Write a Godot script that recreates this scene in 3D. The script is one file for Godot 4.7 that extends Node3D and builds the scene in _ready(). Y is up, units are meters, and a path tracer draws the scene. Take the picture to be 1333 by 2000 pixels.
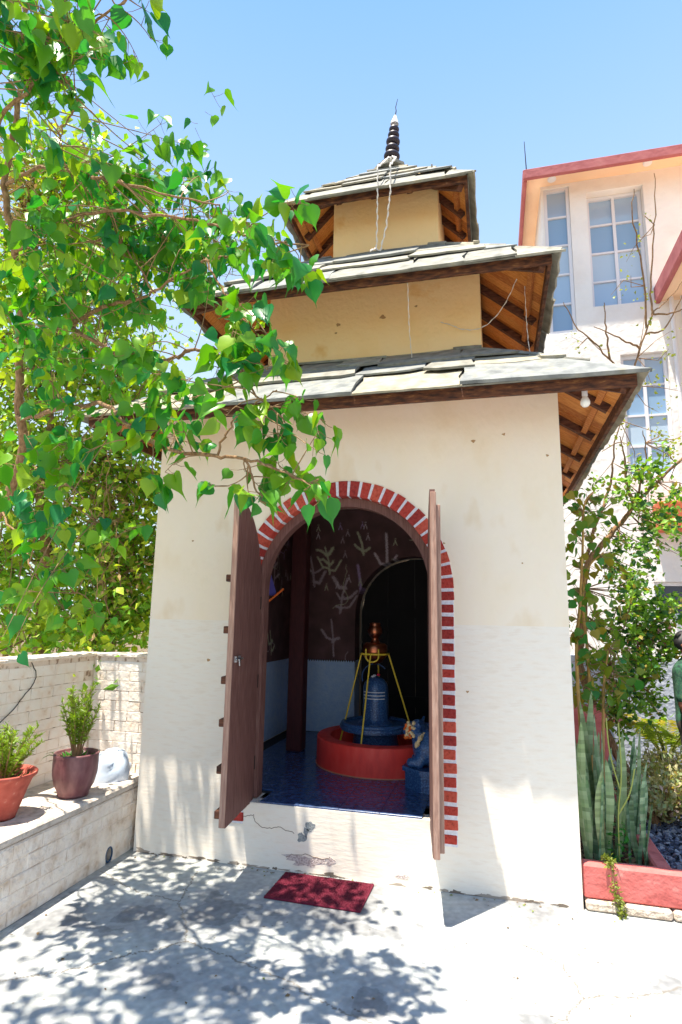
extends Node3D

# ---------------------------------------------------------------- mesh builder
class Geo:
	var v := PackedVector3Array()
	var n := PackedVector3Array()
	var c := PackedColorArray()
	var uv := PackedVector2Array()
	var ix := PackedInt32Array()
	var col := Color(1, 1, 1)

	func tri(a: Vector3, b: Vector3, d: Vector3) -> void:
		var nn := (b - a).cross(d - a).normalized()
		var k := v.size()
		for p in [a, b, d]:
			v.append(p); n.append(nn); c.append(col); uv.append(Vector2(p.x, p.y))
		ix.append(k); ix.append(k + 2); ix.append(k + 1)

	func quad(a: Vector3, b: Vector3, d: Vector3, e: Vector3) -> void:
		var nn := (d - a).cross(e - b).normalized()
		var k := v.size()
		for p in [a, b, d, e]:
			v.append(p); n.append(nn); c.append(col)
		uv.append(Vector2(0, 1)); uv.append(Vector2(1, 1)); uv.append(Vector2(1, 0)); uv.append(Vector2(0, 0))
		for i in [0, 2, 1, 0, 3, 2]:
			ix.append(k + i)

	# eight corners: 0..3 the lower ring (seen from above counter-clockwise), 4..7 the upper one
	func hexa(p: Array) -> void:
		quad(p[3], p[2], p[1], p[0])
		quad(p[4], p[5], p[6], p[7])
		for i in 4:
			var j := (i + 1) % 4
			quad(p[i], p[j], p[j + 4], p[i + 4])

	func box(at: Vector3, size: Vector3, t := Basis()) -> void:
		var h := size / 2
		var p := []
		for y in [-h.y, h.y]:
			for q in [Vector2(-h.x, h.z), Vector2(h.x, h.z), Vector2(h.x, -h.z), Vector2(-h.x, -h.z)]:
				p.append(at + t * Vector3(q.x, y, q.y))
		hexa(p)

	# box with chamfered edges
	func bbox(at: Vector3, size: Vector3, b := 0.004, t := Basis()) -> void:
		var h := size / 2
		var sgn := [-1.0, 1.0]
		# three corner points per corner
		var cp := {}
		for sx in sgn:
			for sy in sgn:
				for sz in sgn:
					var s := Vector3(sx, sy, sz)
					cp[[sx, sy, sz, 0]] = at + t * (s * Vector3(h.x, h.y - b, h.z - b))
					cp[[sx, sy, sz, 1]] = at + t * (s * Vector3(h.x - b, h.y, h.z - b))
					cp[[sx, sy, sz, 2]] = at + t * (s * Vector3(h.x - b, h.y - b, h.z))
		for s in sgn:
			_q(cp[[s, -1.0, -1.0, 0]], cp[[s, 1.0, -1.0, 0]], cp[[s, 1.0, 1.0, 0]], cp[[s, -1.0, 1.0, 0]], s < 0)
			_q(cp[[-1.0, s, -1.0, 1]], cp[[-1.0, s, 1.0, 1]], cp[[1.0, s, 1.0, 1]], cp[[1.0, s, -1.0, 1]], s < 0)
			_q(cp[[-1.0, -1.0, s, 2]], cp[[1.0, -1.0, s, 2]], cp[[1.0, 1.0, s, 2]], cp[[-1.0, 1.0, s, 2]], s < 0)
			for w in sgn:
				var f: bool = s * w < 0
				_q(cp[[s, w, -1.0, 1]], cp[[s, w, 1.0, 1]], cp[[s, w, 1.0, 0]], cp[[s, w, -1.0, 0]], f)
				_q(cp[[s, -1.0, w, 0]], cp[[s, 1.0, w, 0]], cp[[s, 1.0, w, 2]], cp[[s, -1.0, w, 2]], f)
				_q(cp[[-1.0, s, w, 2]], cp[[1.0, s, w, 2]], cp[[1.0, s, w, 1]], cp[[-1.0, s, w, 1]], f)
		for sx in sgn:
			for sy in sgn:
				for sz in sgn:
					var a: Vector3 = cp[[sx, sy, sz, 0]]
					var d: Vector3 = cp[[sx, sy, sz, 1]]
					var e: Vector3 = cp[[sx, sy, sz, 2]]
					if sx * sy * sz > 0:
						tri(a, d, e)
					else:
						tri(a, e, d)

	func _q(a: Vector3, b: Vector3, d: Vector3, e: Vector3, flip: bool) -> void:
		if flip:
			quad(e, d, b, a)
		else:
			quad(a, b, d, e)

	# polygon in the plane (ax, ay) at o, pushed along az by depth; ax x ay = az expected
	func prism(poly: PackedVector2Array, o: Vector3, ax: Vector3, ay: Vector3, az: Vector3, depth: float) -> void:
		if poly.size() < 3:
			return
		var pts := poly
		if Geometry2D.is_polygon_clockwise(pts):
			pts = pts.duplicate()
			pts.reverse()
		var t := Geometry2D.triangulate_polygon(pts)
		var up := az * depth
		for i in range(0, t.size(), 3):
			var a := pts[t[i]]
			var b := pts[t[i + 1]]
			var d := pts[t[i + 2]]
			if (b - a).cross(d - a) < 0:
				var s := b
				b = d
				d = s
			var A := o + ax * a.x + ay * a.y
			var B := o + ax * b.x + ay * b.y
			var D := o + ax * d.x + ay * d.y
			tri(A + up, B + up, D + up)
			tri(D, B, A)
		for i in pts.size():
			var j := (i + 1) % pts.size()
			var A := o + ax * pts[i].x + ay * pts[i].y
			var B := o + ax * pts[j].x + ay * pts[j].y
			quad(A, B, B + up, A + up)

	func tube(pts: Array, radii: Array, sides := 6, caps := true) -> void:
		var base := v.size()
		var prev := Vector3.ZERO
		for i in pts.size():
			var d: Vector3 = (pts[mini(i + 1, pts.size() - 1)] - pts[maxi(i - 1, 0)]).normalized()
			var side: Vector3
			if prev == Vector3.ZERO:
				side = d.cross(Vector3.UP if absf(d.y) < 0.9 else Vector3.RIGHT).normalized()
			else:
				side = (prev - d * prev.dot(d)).normalized()
			prev = side
			var other := d.cross(side)
			var r: float = radii[i] if radii.size() > 1 else radii[0]
			for k in sides:
				var a := TAU * k / sides
				var q := side * cos(a) + other * sin(a)
				v.append(pts[i] + q * r); n.append(q); c.append(col); uv.append(Vector2(float(k) / sides, i))
		for i in pts.size() - 1:
			for k in sides:
				var j := (k + 1) % sides
				var a := base + i * sides + k
				var b := base + i * sides + j
				for q in [a, a + sides, b, b, a + sides, b + sides]:
					ix.append(q)
		if caps:
			for e in [0, pts.size() - 1]:
				var m := v.size()
				v.append(pts[e]); n.append((pts[e] - pts[1 if e == 0 else e - 1]).normalized()); c.append(col); uv.append(Vector2.ZERO)
				for k in sides:
					var j := (k + 1) % sides
					var a: int = base + e * sides + k
					var b: int = base + e * sides + j
					for q in ([m, a, b] if e == 0 else [m, b, a]):
						ix.append(q)

	# profile of (radius, height) pairs, turned round the y axis through o
	func lathe(prof: Array, o := Vector3.ZERO, segs := 24, t := Basis()) -> void:
		var base := v.size()
		for i in prof.size():
			var d: Vector2 = prof[mini(i + 1, prof.size() - 1)] - prof[maxi(i - 1, 0)]
			var nn := Vector2(d.y, -d.x).normalized()
			for k in segs:
				var a := TAU * k / segs
				v.append(o + t * Vector3(prof[i].x * cos(a), prof[i].y, prof[i].x * sin(a)))
				n.append(t * Vector3(nn.x * cos(a), nn.y, nn.x * sin(a))); c.append(col); uv.append(Vector2(float(k) / segs, prof[i].y))
		for i in prof.size() - 1:
			for k in segs:
				var j := (k + 1) % segs
				var a := base + i * segs + k
				var b := base + i * segs + j
				for q in [a, b, a + segs, b, b + segs, a + segs]:
					ix.append(q)

	# one normal per place, averaged over the faces that meet there
	func smooth() -> void:
		var sum := {}
		for i in v.size():
			var k := (v[i] * 5000.0).round()
			sum[k] = sum.get(k, Vector3.ZERO) + n[i]
		for i in v.size():
			n[i] = (sum[(v[i] * 5000.0).round()] as Vector3).normalized()

	func mesh() -> ArrayMesh:
		var m := ArrayMesh.new()
		if v.is_empty():
			return m
		var arr := []
		arr.resize(Mesh.ARRAY_MAX)
		arr[Mesh.ARRAY_VERTEX] = v
		arr[Mesh.ARRAY_NORMAL] = n
		arr[Mesh.ARRAY_COLOR] = c
		arr[Mesh.ARRAY_TEX_UV] = uv
		arr[Mesh.ARRAY_INDEX] = ix
		m.add_surface_from_arrays(Mesh.PRIMITIVE_TRIANGLES, arr)
		return m

# ---------------------------------------------------------------- naming
var used := {}
var rng := RandomNumberGenerator.new()

func numbered(called: String) -> String:
	var k: int = used.get(called, 0)
	used[called] = k + 1
	return called if k == 0 else "%s_%03d" % [called, k]

func thing(called: String, label: String, category: String, at := Vector3.ZERO, group := "") -> Node3D:
	var o := Node3D.new()
	o.name = numbered(called)
	add_child(o)
	o.position = at
	tag(o, label, category, group)
	return o

func tag(o: Node, label: String, category := "", group := "", kind := "") -> void:
	if label: o.set_meta("label", label)
	if category: o.set_meta("category", category)
	if group: o.set_meta("group", group)
	if kind: o.set_meta("kind", kind)

func part(called: String, m: Mesh, mt: Material, parent: Node) -> MeshInstance3D:
	var o := MeshInstance3D.new()
	o.name = called
	o.mesh = m
	o.material_override = mt
	parent.add_child(o, true)
	return o

func solo(called: String, g: Geo, mt: Material, label: String, category: String, group := "") -> MeshInstance3D:
	var o := MeshInstance3D.new()
	o.name = numbered(called)
	o.mesh = g.mesh()
	o.material_override = mt
	add_child(o)
	tag(o, label, category, group)
	return o

func struct(called: String, g: Geo, mt: Material) -> MeshInstance3D:
	var o := MeshInstance3D.new()
	o.name = numbered(called)
	o.mesh = g.mesh()
	o.material_override = mt
	add_child(o)
	o.set_meta("kind", "structure")
	return o

# ---------------------------------------------------------------- materials
var M := {}

func noise(freq: float, octaves := 4, kind := FastNoiseLite.TYPE_SIMPLEX_SMOOTH, sd := 1) -> FastNoiseLite:
	var f := FastNoiseLite.new()
	f.noise_type = kind
	f.frequency = freq
	f.fractal_octaves = octaves
	f.seed = sd
	return f

func ramp_texture(f: FastNoiseLite, stops: Array, size := 512) -> NoiseTexture2D:
	var t := NoiseTexture2D.new()
	t.width = size
	t.height = size
	t.seamless = true
	t.noise = f
	var g := Gradient.new()
	var offs := PackedFloat32Array()
	var cols := PackedColorArray()
	for s in stops:
		offs.append(s[0])
		cols.append(s[1])
	g.offsets = offs
	g.colors = cols
	t.color_ramp = g
	return t

func bump_texture(f: FastNoiseLite, strength: float, size := 512) -> NoiseTexture2D:
	var t := NoiseTexture2D.new()
	t.width = size
	t.height = size
	t.seamless = true
	t.noise = f
	t.as_normal_map = true
	t.bump_strength = strength
	return t

func plain(color: Color, rough := 0.8, metal := 0.0) -> StandardMaterial3D:
	var m := StandardMaterial3D.new()
	m.albedo_color = color
	m.roughness = rough
	m.metallic = metal
	return m

# stops: [[offset, colour], ...]; the pattern repeats every 1/scale metres
func grained(stops: Array, freq: float, scale: Vector3, rough := 0.85, bump := 0.0, bump_freq := 0.0, sd := 1, kind := FastNoiseLite.TYPE_SIMPLEX_SMOOTH) -> StandardMaterial3D:
	var m := StandardMaterial3D.new()
	m.albedo_texture = ramp_texture(noise(freq, 5, kind, sd), stops)
	m.roughness = rough
	m.uv1_triplanar = true
	m.uv1_world_triplanar = true
	m.uv1_scale = scale
	if bump > 0.0:
		m.normal_enabled = true
		m.normal_texture = bump_texture(noise(bump_freq if bump_freq > 0.0 else freq, 4, FastNoiseLite.TYPE_SIMPLEX_SMOOTH, sd + 7), bump)
	return m

func leafy(tone := Color(1, 1, 1), rough := 0.45, back := Color(0.95, 0.92, 0.28)) -> StandardMaterial3D:
	var m := StandardMaterial3D.new()
	m.albedo_color = tone
	m.vertex_color_use_as_albedo = true
	m.roughness = rough
	m.backlight_enabled = true
	m.backlight = back
	m.cull_mode = BaseMaterial3D.CULL_DISABLED
	return m

func s(r: float, g: float, b: float) -> Color:
	return Color(r / 255.0, g / 255.0, b / 255.0)

func make_materials() -> void:
	M.cream = grained([[0.0, s(238, 219, 190)], [0.3, s(243, 228, 205)], [0.7, s(244, 230, 210)], [1.0, s(232, 211, 180)]], 0.006, Vector3(0.5, 0.3, 0.5), 0.9, 0.35, 0.05, 3)
	M.ochre = grained([[0.0, s(251, 213, 150)], [0.5, s(253, 219, 162)], [0.8, s(250, 217, 160)], [1.0, s(240, 192, 122)]], 0.006, Vector3(0.5, 0.5, 0.5), 0.9, 1.0, 0.06, 4)
	M.white_wash = grained([[0.0, s(234, 221, 204)], [0.3, s(240, 229, 214)], [0.7, s(241, 232, 219)], [1.0, s(235, 222, 206)]], 0.009, Vector3(0.8, 1.4, 0.8), 0.92, 7.0, 0.012, 5)
	M.white_wash.normal_texture = bump_texture(noise(0.016, 5, FastNoiseLite.TYPE_SIMPLEX_SMOOTH, 23), 1.8)
	M.white_wash.uv1_scale = Vector3(0.9, 4.2, 0.9)
	M.old_plaster = grained([[0.0, s(190, 164, 138)], [0.25, s(224, 206, 188)], [0.5, s(236, 222, 207)], [0.8, s(240, 229, 216)], [1.0, s(212, 192, 172)]], 0.011, Vector3(0.9, 0.9, 0.9), 0.95, 6.0, 0.03, 9)
	M.old_wall = grained([[0.0, s(222, 196, 172)], [0.22, s(240, 224, 208)], [0.5, s(244, 232, 220)], [0.85, s(245, 236, 226)], [1.0, s(232, 212, 192)]], 0.014, Vector3(1.0, 1.0, 1.0), 0.95, 2.0, 0.03, 11)
	M.wall_joint = grained([[0.0, s(84, 66, 54)], [0.30, s(160, 134, 112)], [0.42, s(222, 202, 184)], [1.0, s(234, 220, 206)]], 0.02, Vector3(0.8, 0.8, 0.8), 0.95, 3.0, 0.04, 13)
	M.slate = []
	var tones := [[s(136, 133, 120), s(168, 164, 150)], [s(118, 117, 108), s(154, 151, 140)], [s(144, 137, 118), s(178, 170, 150)], [s(110, 113, 112), s(144, 146, 142)]]
	for i in 4:
		M.slate.append(grained([[0.0, tones[i][0].darkened(0.2)], [0.3, tones[i][0]], [0.7, tones[i][1]], [1.0, s(150, 138, 104)]], 0.012, Vector3(0.9, 0.9, 0.9), 0.82, 5.0, 0.02, 31 + i))
	M.dark_wood = grained([[0.0, s(46, 24, 15)], [0.5, s(92, 52, 34)], [0.8, s(112, 70, 46)], [1.0, s(134, 104, 78)]], 0.02, Vector3(0.5, 4.0, 4.0), 0.8, 3.0, 0.05, 41)
	M.soffit = []
	for i in 3:
		M.soffit.append(grained([[0.0, s(176, 96, 36)], [0.5, [s(222, 142, 66), s(176, 102, 46), s(226, 154, 82)][i]], [1.0, s(234, 174, 100)]], 0.02, [Vector3(0.7, 3.0, 5.0), Vector3(0.8, 3.0, 4.0), Vector3(0.6, 3.0, 6.0)][i], 0.75, 1.5, 0.04, 51 + i))
	M.door_wood = grained([[0.0, s(86, 54, 48)], [0.4, s(112, 74, 66)], [0.7, s(120, 83, 75)], [1.0, s(134, 102, 94)]], 0.016, Vector3(6.0, 0.5, 6.0), 0.72, 0.5, 0.03, 61)
	M.door_edge = grained([[0.0, s(136, 100, 86)], [0.5, s(162, 126, 110)], [1.0, s(182, 150, 134)]], 0.016, Vector3(6.0, 0.5, 6.0), 0.8, 1.5, 0.03, 63)
	M.brick = []
	for i in 3:
		var t: Color = [s(176, 54, 42), s(152, 42, 36), s(192, 76, 56)][i]
		M.brick.append(grained([[0.0, t.darkened(0.3)], [0.4, t], [0.8, t.lightened(0.06)], [1.0, t.lightened(0.2)]], 0.03, Vector3(2, 2, 2), 0.85, 3.0, 0.06, 71 + i))
	M.mortar = grained([[0.0, s(206, 204, 214)], [1.0, s(236, 234, 240)]], 0.03, Vector3(2, 2, 2), 0.9, 2.0, 0.06, 77)
	M.red_paint = grained([[0.0, s(168, 78, 74)], [0.4, s(200, 104, 98)], [0.8, s(208, 114, 108)], [1.0, s(222, 154, 142)]], 0.012, Vector3(1, 1, 1), 0.8, 1.5, 0.05, 81)
	M.earth = grained([[0.0, s(70, 56, 42)], [0.5, s(112, 94, 72)], [1.0, s(150, 130, 102)]], 0.02, Vector3(0.6, 0.6, 0.6), 0.98, 6.0, 0.04, 83)
	M.bark = grained([[0.0, s(84, 60, 40)], [0.5, s(142, 108, 74)], [1.0, s(180, 150, 112)]], 0.03, Vector3(3, 1.2, 3), 0.95, 4.0, 0.05, 87)
	M.twig = plain(s(146, 116, 80), 0.9)
	M.dry = plain(s(170, 138, 92), 0.95)
	M.facade = grained([[0.0, s(232, 224, 216)], [0.5, s(242, 237, 231)], [1.0, s(245, 241, 236)]], 0.006, Vector3(0.3, 0.3, 0.3), 0.9, 1.0, 0.05, 91)
	M.peach = grained([[0.0, s(238, 200, 166)], [1.0, s(246, 214, 182)]], 0.006, Vector3(0.3, 0.3, 0.3), 0.9, 0.6, 0.05, 93)
	M.trim_red = grained([[0.0, s(150, 78, 80)], [0.5, s(168, 94, 96)], [1.0, s(180, 112, 110)]], 0.01, Vector3(0.5, 0.5, 0.5), 0.85, 1.0, 0.04, 95)
	M.frame_white = plain(s(226, 224, 228), 0.6)
	M.metal_dark = plain(s(52, 48, 46), 0.5, 0.8)
	M.string = plain(s(224, 216, 206), 0.9)
	M.leaf = leafy()
	M.leaf_gloss = leafy(Color(1, 1, 1), 0.34, Color(1.0, 0.97, 0.30))
	M.leaf_dry = leafy(Color(1, 1, 1), 0.8, Color(0.6, 0.5, 0.3))

const PEEPAL_LIMBS := [
	[[Vector3(-4.75, -0.10, -4.20), Vector3(-4.55, 0.80, -4.20), Vector3(-3.74, 2.22, -3.51), Vector3(-3.47, 2.53, -3.48), Vector3(-3.27, 2.91, -3.41), Vector3(-3.24, 3.29, -3.29), Vector3(-3.21, 3.72, -3.22), Vector3(-3.16, 4.26, -3.03), Vector3(-3.14, 4.65, -2.86), Vector3(-2.96, 5.07, -2.72), Vector3(-2.94, 5.42, -2.66), Vector3(-2.86, 5.92, -2.59)], 0.0450, 0.0110],
	[[Vector3(-2.94, 4.55, -2.51), Vector3(-2.61, 4.51, -2.29), Vector3(-2.18, 4.65, -2.16), Vector3(-1.98, 4.68, -2.10), Vector3(-1.78, 4.77, -2.09), Vector3(-1.62, 4.87, -2.11)], 0.0130, 0.0040],
	[[Vector3(-3.14, 4.65, -2.86), Vector3(-2.75, 4.61, -2.75), Vector3(-2.29, 4.42, -2.70), Vector3(-2.10, 4.32, -2.66), Vector3(-1.66, 4.13, -2.65), Vector3(-1.43, 4.06, -2.68)], 0.0130, 0.0040],
	[[Vector3(-3.16, 4.26, -3.03), Vector3(-2.70, 4.25, -2.83), Vector3(-2.25, 4.22, -2.75), Vector3(-1.87, 4.10, -2.71), Vector3(-1.46, 3.95, -2.69), Vector3(-1.20, 3.82, -2.68), Vector3(-0.90, 3.72, -2.67)], 0.0130, 0.0040],
	[[Vector3(-3.21, 3.72, -3.22), Vector3(-2.76, 3.72, -3.13), Vector3(-2.46, 3.79, -3.09), Vector3(-2.20, 3.79, -3.05), Vector3(-2.02, 3.79, -2.99), Vector3(-1.56, 3.81, -2.79), Vector3(-1.30, 3.78, -2.76)], 0.0170, 0.0040],
	[[Vector3(-3.25, 3.16, -3.31), Vector3(-2.74, 3.12, -3.14), Vector3(-2.29, 3.06, -2.95), Vector3(-1.97, 2.84, -2.76), Vector3(-1.61, 2.64, -2.63), Vector3(-1.33, 2.58, -2.61), Vector3(-1.17, 2.56, -2.60), Vector3(-0.96, 2.48, -2.62), Vector3(-0.82, 2.42, -2.61)], 0.0170, 0.0040],
	[[Vector3(-2.76, 3.72, -3.13), Vector3(-2.19, 3.38, -3.02), Vector3(-1.83, 3.29, -2.92), Vector3(-1.64, 3.30, -2.87), Vector3(-1.45, 3.24, -2.77), Vector3(-1.28, 3.10, -2.68), Vector3(-1.15, 2.91, -2.65), Vector3(-0.97, 2.75, -2.62)], 0.0140, 0.0040],
	[[Vector3(-1.56, 3.81, -2.79), Vector3(-1.39, 3.55, -2.73), Vector3(-1.25, 3.34, -2.70), Vector3(-1.04, 3.19, -2.62)], 0.0070, 0.0030],
	[[Vector3(-3.27, 2.91, -3.41), Vector3(-2.85, 2.69, -3.19), Vector3(-2.52, 2.55, -3.09), Vector3(-2.37, 2.30, -3.17)], 0.0070, 0.0030],
	[[Vector3(-3.47, 2.53, -3.48), Vector3(-3.10, 2.26, -3.31), Vector3(-2.83, 2.01, -3.21), Vector3(-2.54, 1.92, -3.20)], 0.0070, 0.0030],
	[[Vector3(-1.17, 2.56, -2.60), Vector3(-1.11, 2.42, -2.62), Vector3(-1.06, 2.32, -2.62)], 0.0070, 0.0030],
	[[Vector3(-1.33, 2.58, -2.61), Vector3(-1.28, 2.69, -2.60), Vector3(-1.17, 2.80, -2.58), Vector3(-1.01, 2.90, -2.58)], 0.0070, 0.0030],
	[[Vector3(-2.02, 3.79, -2.99), Vector3(-2.20, 4.07, -2.89), Vector3(-2.48, 4.16, -2.91)], 0.0070, 0.0030],
	[[Vector3(-2.18, 4.65, -2.16), Vector3(-2.12, 4.55, -2.30), Vector3(-2.33, 4.55, -2.46), Vector3(-2.43, 4.51, -2.54)], 0.0070, 0.0030]]
const PEEPAL_CLUSTERS := [
	[Vector3(-2.28, 4.76, -2.01), 0.25, 24], [Vector3(-2.08, 4.71, -2.07), 0.20, 20], [Vector3(-1.86, 4.67, -2.03), 0.18, 14], [Vector3(-1.68, 4.60, -2.09), 0.10, 6], [Vector3(-1.62, 4.70, -2.09), 0.06, 4], [Vector3(-2.36, 4.66, -2.22), 0.25, 14], [Vector3(-2.00, 4.57, -2.22), 0.12, 8], [Vector3(-2.01, 4.44, -2.24), 0.08, 5], [Vector3(-2.57, 4.60, -2.38), 0.20, 10], [Vector3(-2.35, 4.43, -2.47), 0.18, 10], [Vector3(-2.06, 4.33, -2.46), 0.06, 3], [Vector3(-2.70, 4.76, -3.00), 0.20, 16], [Vector3(-2.37, 4.63, -3.01), 0.18, 16], [Vector3(-2.08, 4.61, -2.98), 0.10, 8], [Vector3(-1.95, 4.60, -3.02), 0.10, 8], [Vector3(-1.76, 4.48, -3.09), 0.12, 8], [Vector3(-2.31, 4.39, -3.07), 0.25, 30], [Vector3(-1.96, 4.30, -3.07), 0.25, 30], [Vector3(-1.70, 4.30, -3.14), 0.18, 20], [Vector3(-1.28, 3.83, -2.65), 0.15, 16], [Vector3(-1.09, 3.70, -2.62), 0.12, 12], [Vector3(-0.93, 3.67, -2.67), 0.10, 10], [Vector3(-2.50, 4.10, -2.71), 0.25, 20], [Vector3(-2.68, 4.20, -3.22), 0.25, 20], [Vector3(-2.20, 4.15, -3.24), 0.25, 24], [Vector3(-1.82, 4.13, -3.24), 0.22, 24], [Vector3(-2.76, 3.81, -2.79), 0.25, 16], [Vector3(-2.49, 3.62, -2.90), 0.25, 14], [Vector3(-2.50, 3.97, -3.41), 0.20, 10], [Vector3(-1.61, 3.79, -3.15), 0.18, 16], [Vector3(-1.23, 3.29, -2.66), 0.15, 14], [Vector3(-1.06, 3.18, -2.62), 0.12, 10], [Vector3(-1.29, 3.08, -2.68), 0.20, 18], [Vector3(-1.03, 2.97, -2.61), 0.10, 6], [Vector3(-1.49, 3.03, -2.74), 0.20, 14], [Vector3(-1.81, 3.25, -2.83), 0.20, 8], [Vector3(-1.16, 2.82, -2.55), 0.20, 22], [Vector3(-0.97, 2.71, -2.57), 0.14, 14], [Vector3(-0.88, 2.69, -2.60), 0.08, 5], [Vector3(-1.71, 2.95, -2.70), 0.18, 12], [Vector3(-1.93, 2.81, -2.67), 0.15, 8], [Vector3(-1.71, 2.67, -2.65), 0.20, 14], [Vector3(-1.56, 2.57, -2.60), 0.10, 6], [Vector3(-1.17, 2.47, -2.62), 0.08, 5], [Vector3(-1.10, 2.34, -2.60), 0.10, 9], [Vector3(-0.96, 2.44, -2.62), 0.10, 9], [Vector3(-0.82, 2.39, -2.62), 0.06, 7], [Vector3(-2.87, 3.52, -2.82), 0.20, 10], [Vector3(-2.78, 3.11, -2.92), 0.20, 12], [Vector3(-2.81, 2.77, -2.87), 0.20, 12], [Vector3(-2.41, 2.63, -2.68), 0.15, 10], [Vector3(-2.42, 2.41, -2.72), 0.12, 8], [Vector3(-2.26, 2.58, -2.84), 0.20, 12], [Vector3(-2.66, 2.20, -2.91), 0.20, 12], [Vector3(-2.72, 1.93, -2.94), 0.20, 12], [Vector3(-2.53, 2.00, -3.08), 0.20, 10], [Vector3(-2.37, 2.17, -3.20), 0.18, 9], [Vector3(-2.45, 1.85, -3.24), 0.15, 8], [Vector3(-2.42, 1.62, -2.55), 0.04, 2], [Vector3(-1.77, 4.39, -3.42), 0.25, 16], [Vector3(-2.47, 3.46, -3.15), 0.30, 14], [Vector3(-2.80, 3.45, -3.06), 0.30, 14],
	[Vector3(-3.04, 4.69, -2.02), 0.28, 14], [Vector3(-2.64, 4.84, -1.82), 0.28, 14], [Vector3(-2.69, 5.40, -1.98), 0.28, 14], [Vector3(-2.59, 5.18, -2.39), 0.28, 14], [Vector3(-2.25, 4.69, -2.03), 0.28, 14], [Vector3(-2.00, 5.03, -1.90), 0.28, 14], [Vector3(-2.39, 5.08, -1.74), 0.28, 14], [Vector3(-2.67, 4.76, -1.71), 0.28, 14], [Vector3(-3.12, 3.99, -3.71), 0.22, 13], [Vector3(-3.06, 4.39, -3.59), 0.22, 13], [Vector3(-2.78, 4.09, -3.71), 0.22, 13], [Vector3(-2.64, 4.43, -3.59), 0.22, 13], [Vector3(-2.48, 4.71, -3.52), 0.22, 13], [Vector3(-2.27, 4.39, -3.59), 0.22, 13], [Vector3(-2.17, 4.95, -3.52), 0.22, 13], [Vector3(-1.97, 5.03, -3.48), 0.22, 13], [Vector3(-2.89, 4.03, -3.74), 0.22, 13], [Vector3(-3.24, 4.70, -3.52), 0.22, 13], [Vector3(-2.82, 4.20, -3.22), 0.25, 13], [Vector3(-2.45, 4.40, -3.14), 0.25, 13], [Vector3(-2.20, 4.60, -3.04), 0.25, 13], [Vector3(-2.80, 4.00, -2.95), 0.25, 13], [Vector3(-2.42, 4.20, -2.83), 0.25, 13], [Vector3(-2.78, 3.80, -2.59), 0.25, 13]]
const THICKET := [
	[Vector3(-4.45, 6.24, -4.32), 0.70, 0.50, 500, 1], [Vector3(-4.33, 6.55, -4.51), 0.70, 0.35, 500, 0], [Vector3(-4.61, 5.77, -4.37), 0.60, 0.60, 500, 1], [Vector3(-4.27, 6.05, -4.82), 0.80, 0.60, 700, 0], [Vector3(-4.63, 5.17, -4.68), 0.80, 0.80, 900, 0], [Vector3(-4.26, 5.23, -5.08), 0.80, 0.70, 700, 0], [Vector3(-4.66, 4.21, -4.85), 0.90, 0.90, 900, 0], [Vector3(-4.23, 4.34, -5.25), 0.80, 0.80, 800, 0], [Vector3(-3.91, 4.35, -5.65), 0.70, 0.70, 450, 0], [Vector3(-3.81, 5.37, -5.91), 0.70, 0.60, 260, 0], [Vector3(-4.69, 3.26, -5.02), 0.90, 0.80, 900, 0], [Vector3(-4.13, 3.29, -5.26), 0.90, 0.80, 900, 0], [Vector3(-3.54, 3.25, -5.42), 0.60, 0.70, 700, 0], [Vector3(-4.71, 2.36, -5.18), 0.90, 0.80, 900, 0], [Vector3(-4.14, 2.31, -5.34), 0.90, 0.80, 1000, 0], [Vector3(-3.62, 2.39, -5.56), 0.60, 0.80, 900, 0], [Vector3(-4.73, 1.62, -5.31), 0.90, 0.40, 700, 0], [Vector3(-3.97, 1.63, -5.29), 0.90, 0.40, 900, 0], [Vector3(-3.64, 1.69, -5.58), 0.50, 0.40, 500, 0], [Vector3(-3.84, 2.81, -5.11), 0.50, 0.60, 260, 1], [Vector3(-3.64, 2.19, -5.17), 0.40, 0.50, 220, 1], [Vector3(-4.08, 3.32, -4.96), 0.40, 0.40, 160, 1], [Vector3(-5.26, 4.33, -4.46), 1.00, 1.60, 1500, 0], [Vector3(-5.32, 2.28, -4.83), 1.00, 0.90, 1100, 0], [Vector3(-4.04, 6.03, -5.31), 0.60, 0.40, 200, 0]]
const THICKET_TRUNKS := [
	[[Vector3(-4.90, 0.00, -5.60), Vector3(-4.45, 1.88, -5.13), Vector3(-4.41, 2.55, -5.01), Vector3(-4.44, 3.06, -4.91), Vector3(-4.39, 3.86, -4.88), Vector3(-4.53, 4.96, -4.75), Vector3(-4.53, 6.05, -4.44)], 0.0750, 0.0120],
	[[Vector3(-4.20, 0.00, -5.90), Vector3(-3.90, 1.79, -5.60), Vector3(-3.83, 2.89, -5.52), Vector3(-4.02, 4.01, -5.37), Vector3(-4.10, 5.12, -5.15)], 0.0350, 0.0120],
	[[Vector3(-5.70, 0.00, -6.10), Vector3(-5.09, 2.04, -5.35), Vector3(-5.00, 3.14, -5.17), Vector3(-4.51, 2.75, -5.26)], 0.0350, 0.0120]]
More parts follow.
